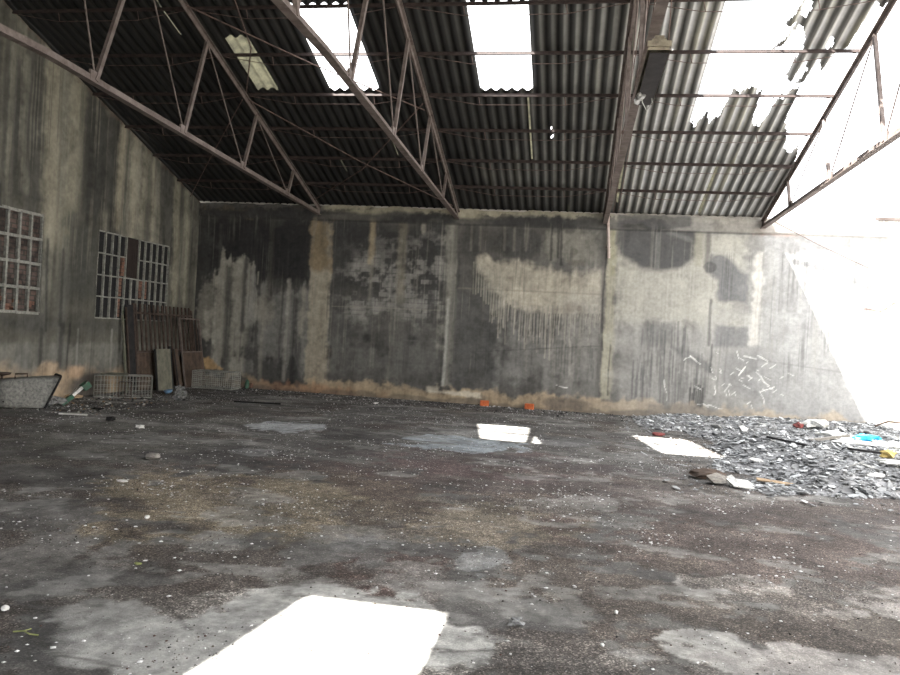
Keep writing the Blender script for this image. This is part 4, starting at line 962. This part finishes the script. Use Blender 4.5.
onheap('plank', 828, 458, lambda m: m.box((0, 0, .05), (.75, .07, .035), rot(0, -.12)), M['wood'], 'grey plank lying across the rubble heap', 'plank', .45, .05)
onheap('plank', 790, 460, lambda m: m.box((0, 0, .05), (.7, .06, .03), rot(0, .1)), M['blackened'], 'charred dark plank on the left part of the rubble heap', 'plank', -.45, .04)
onheap('plank', 866, 469, lambda m: m.box((0, 0, .05), (.5, .08, .03), rot(0, .05)), M['blackened'], 'charred dark plank on the right part of the rubble heap', 'plank', -.1, .04)
def wsheet(m):
    for i in range(5): m.box((random.uniform(-.2, .2), random.uniform(-.12, .12), .04+.015*i), (random.uniform(.15, .4), random.uniform(.1, .25), .010), rot(random.gauss(0, .3), random.gauss(0, .3), random.random()*3))
onheap('plaster_slab', 872, 460, lambda m: m.blob((0, 0, .03), (.55, .2, .04), 41, 2, .3), M['white'], 'large white plaster slab before the blue bag', 'slab', -.2)
onheap('plaster_slab', 815, 438, lambda m: m.blob((0, 0, .06), (.30, .16, .09), 42, 2, .35), M['white'], 'white plaster lump on the heap crest near the wall', 'slab', .3)
onheap('plaster_slab', 832, 447, lambda m: m.blob((0, 0, .05), (.26, .14, .06), 43, 2, .35), M['white'], 'white plaster lump left of the blue bag', 'slab', -.4)
onheap('plaster_slab', 893, 483, lambda m: m.blob((0, 0, .03), (.24, .12, .03), 44, 2, .3), M['white'], 'white plaster piece at the right edge below the yellow rag', 'slab', -.3)
onheap('bucket_rim', 893, 441, lambda m: m.tube([(-.35, 0, .05), (-.1, .02, .16), (.15, .02, .15), (.4, 0, .06)], .018, 6), M['rustbar'], 'bent rusty bar sticking up from the heap at the right edge', 'bar')

# ------------------------------------------------------------------ scattered chips and grit
def scatter(name, n, region, size, cols_, label, dens=None, seed=3, flat=.5):
    rg = random.Random(seed); m = MB(); cols = []
    base = [(1, 0, 0), (-1, 0, 0), (0, 1, 0), (0, -1, 0), (0, 0, 1), (0, 0, -.6)]; fs = [(0, 2, 4), (2, 1, 4), (1, 3, 4), (3, 0, 4), (2, 0, 5), (1, 2, 5), (3, 1, 5), (0, 3, 5)]
    k = 0
    while k < n:
        x = rg.uniform(region[0], region[1]); y = rg.uniform(region[2], region[3])
        if dens is not None and rg.random() > dens(x, y): continue
        s = size[0]*(size[1]/size[0])**(rg.random()**2.2); a = rg.random()*6; ca, sa = math.cos(a), math.sin(a); e = rg.uniform(.5, 1)
        i = len(m.v)
        for b in base:
            u, v = b[0]*s*rg.uniform(.6, 1.2), b[1]*s*e; m.v.append((x+u*ca-v*sa, y+u*sa+v*ca, max(0, s*flat*.5)+b[2]*s*flat))
        m.f += [tuple(i+q for q in f) for f in fs]; c = rg.choice(cols_); cols += [c]*6; k += 1
    o = m.build(name, M['shard'], col=cols); tag(o, label, 'debris', kind='stuff'); return o
_gx, _gy = np.meshgrid(np.arange(-12, 12, .1), np.arange(-20, 2, .1)); _gq = fbm(_gx*1.3, _gy*1.3, 5, 2)
def vis(x, y):   # in clusters
    q = _gq[int((y+20)*10), int((x+12)*10)]; return .08+.92*max(0, (q-.25)*1.7)**2
scatter('white_chips', 24000, (-9.2, 8, -16.2, -.1), (.005, .02), [(.65, .65, .64), (.8, .8, .8), (.5, .5, .48), (.4, .38, .36)], 'small white flakes scattered all over the burnt floor', vis, 3, .35)
scatter('gravel', 26000, (-7, 6.5, -16, -3), (.004, .011), [(.05, .045, .04), (.09, .08, .07), (.14, .12, .10), (.11, .07, .06), (.2, .18, .15), (.03, .03, .03)], 'dark gravel and cinders spread over the floor', vis, 4, .6)
scatter('wall_foot_debris', 1500, (-9.2, 2.5, -1.6, -.08), (.01, .045), [(.06, .06, .06), (.1, .1, .1), (.2, .19, .18), (.4, .4, .4), (.03, .03, .03)], 'crumbs of debris along the foot of the back wall', lambda x, y: math.exp(y*1.2), 5, .5)
scatter('corner_debris', 700, (-9.2, -7.4, -6.6, -3.4), (.01, .05), [(.06, .06, .06), (.12, .12, .11), (.2, .19, .18), (.5, .5, .48), (.03, .03, .03), (.25, .18, .12)], 'crumbs of burnt rubbish around the tipped tub', None, 6, .5)
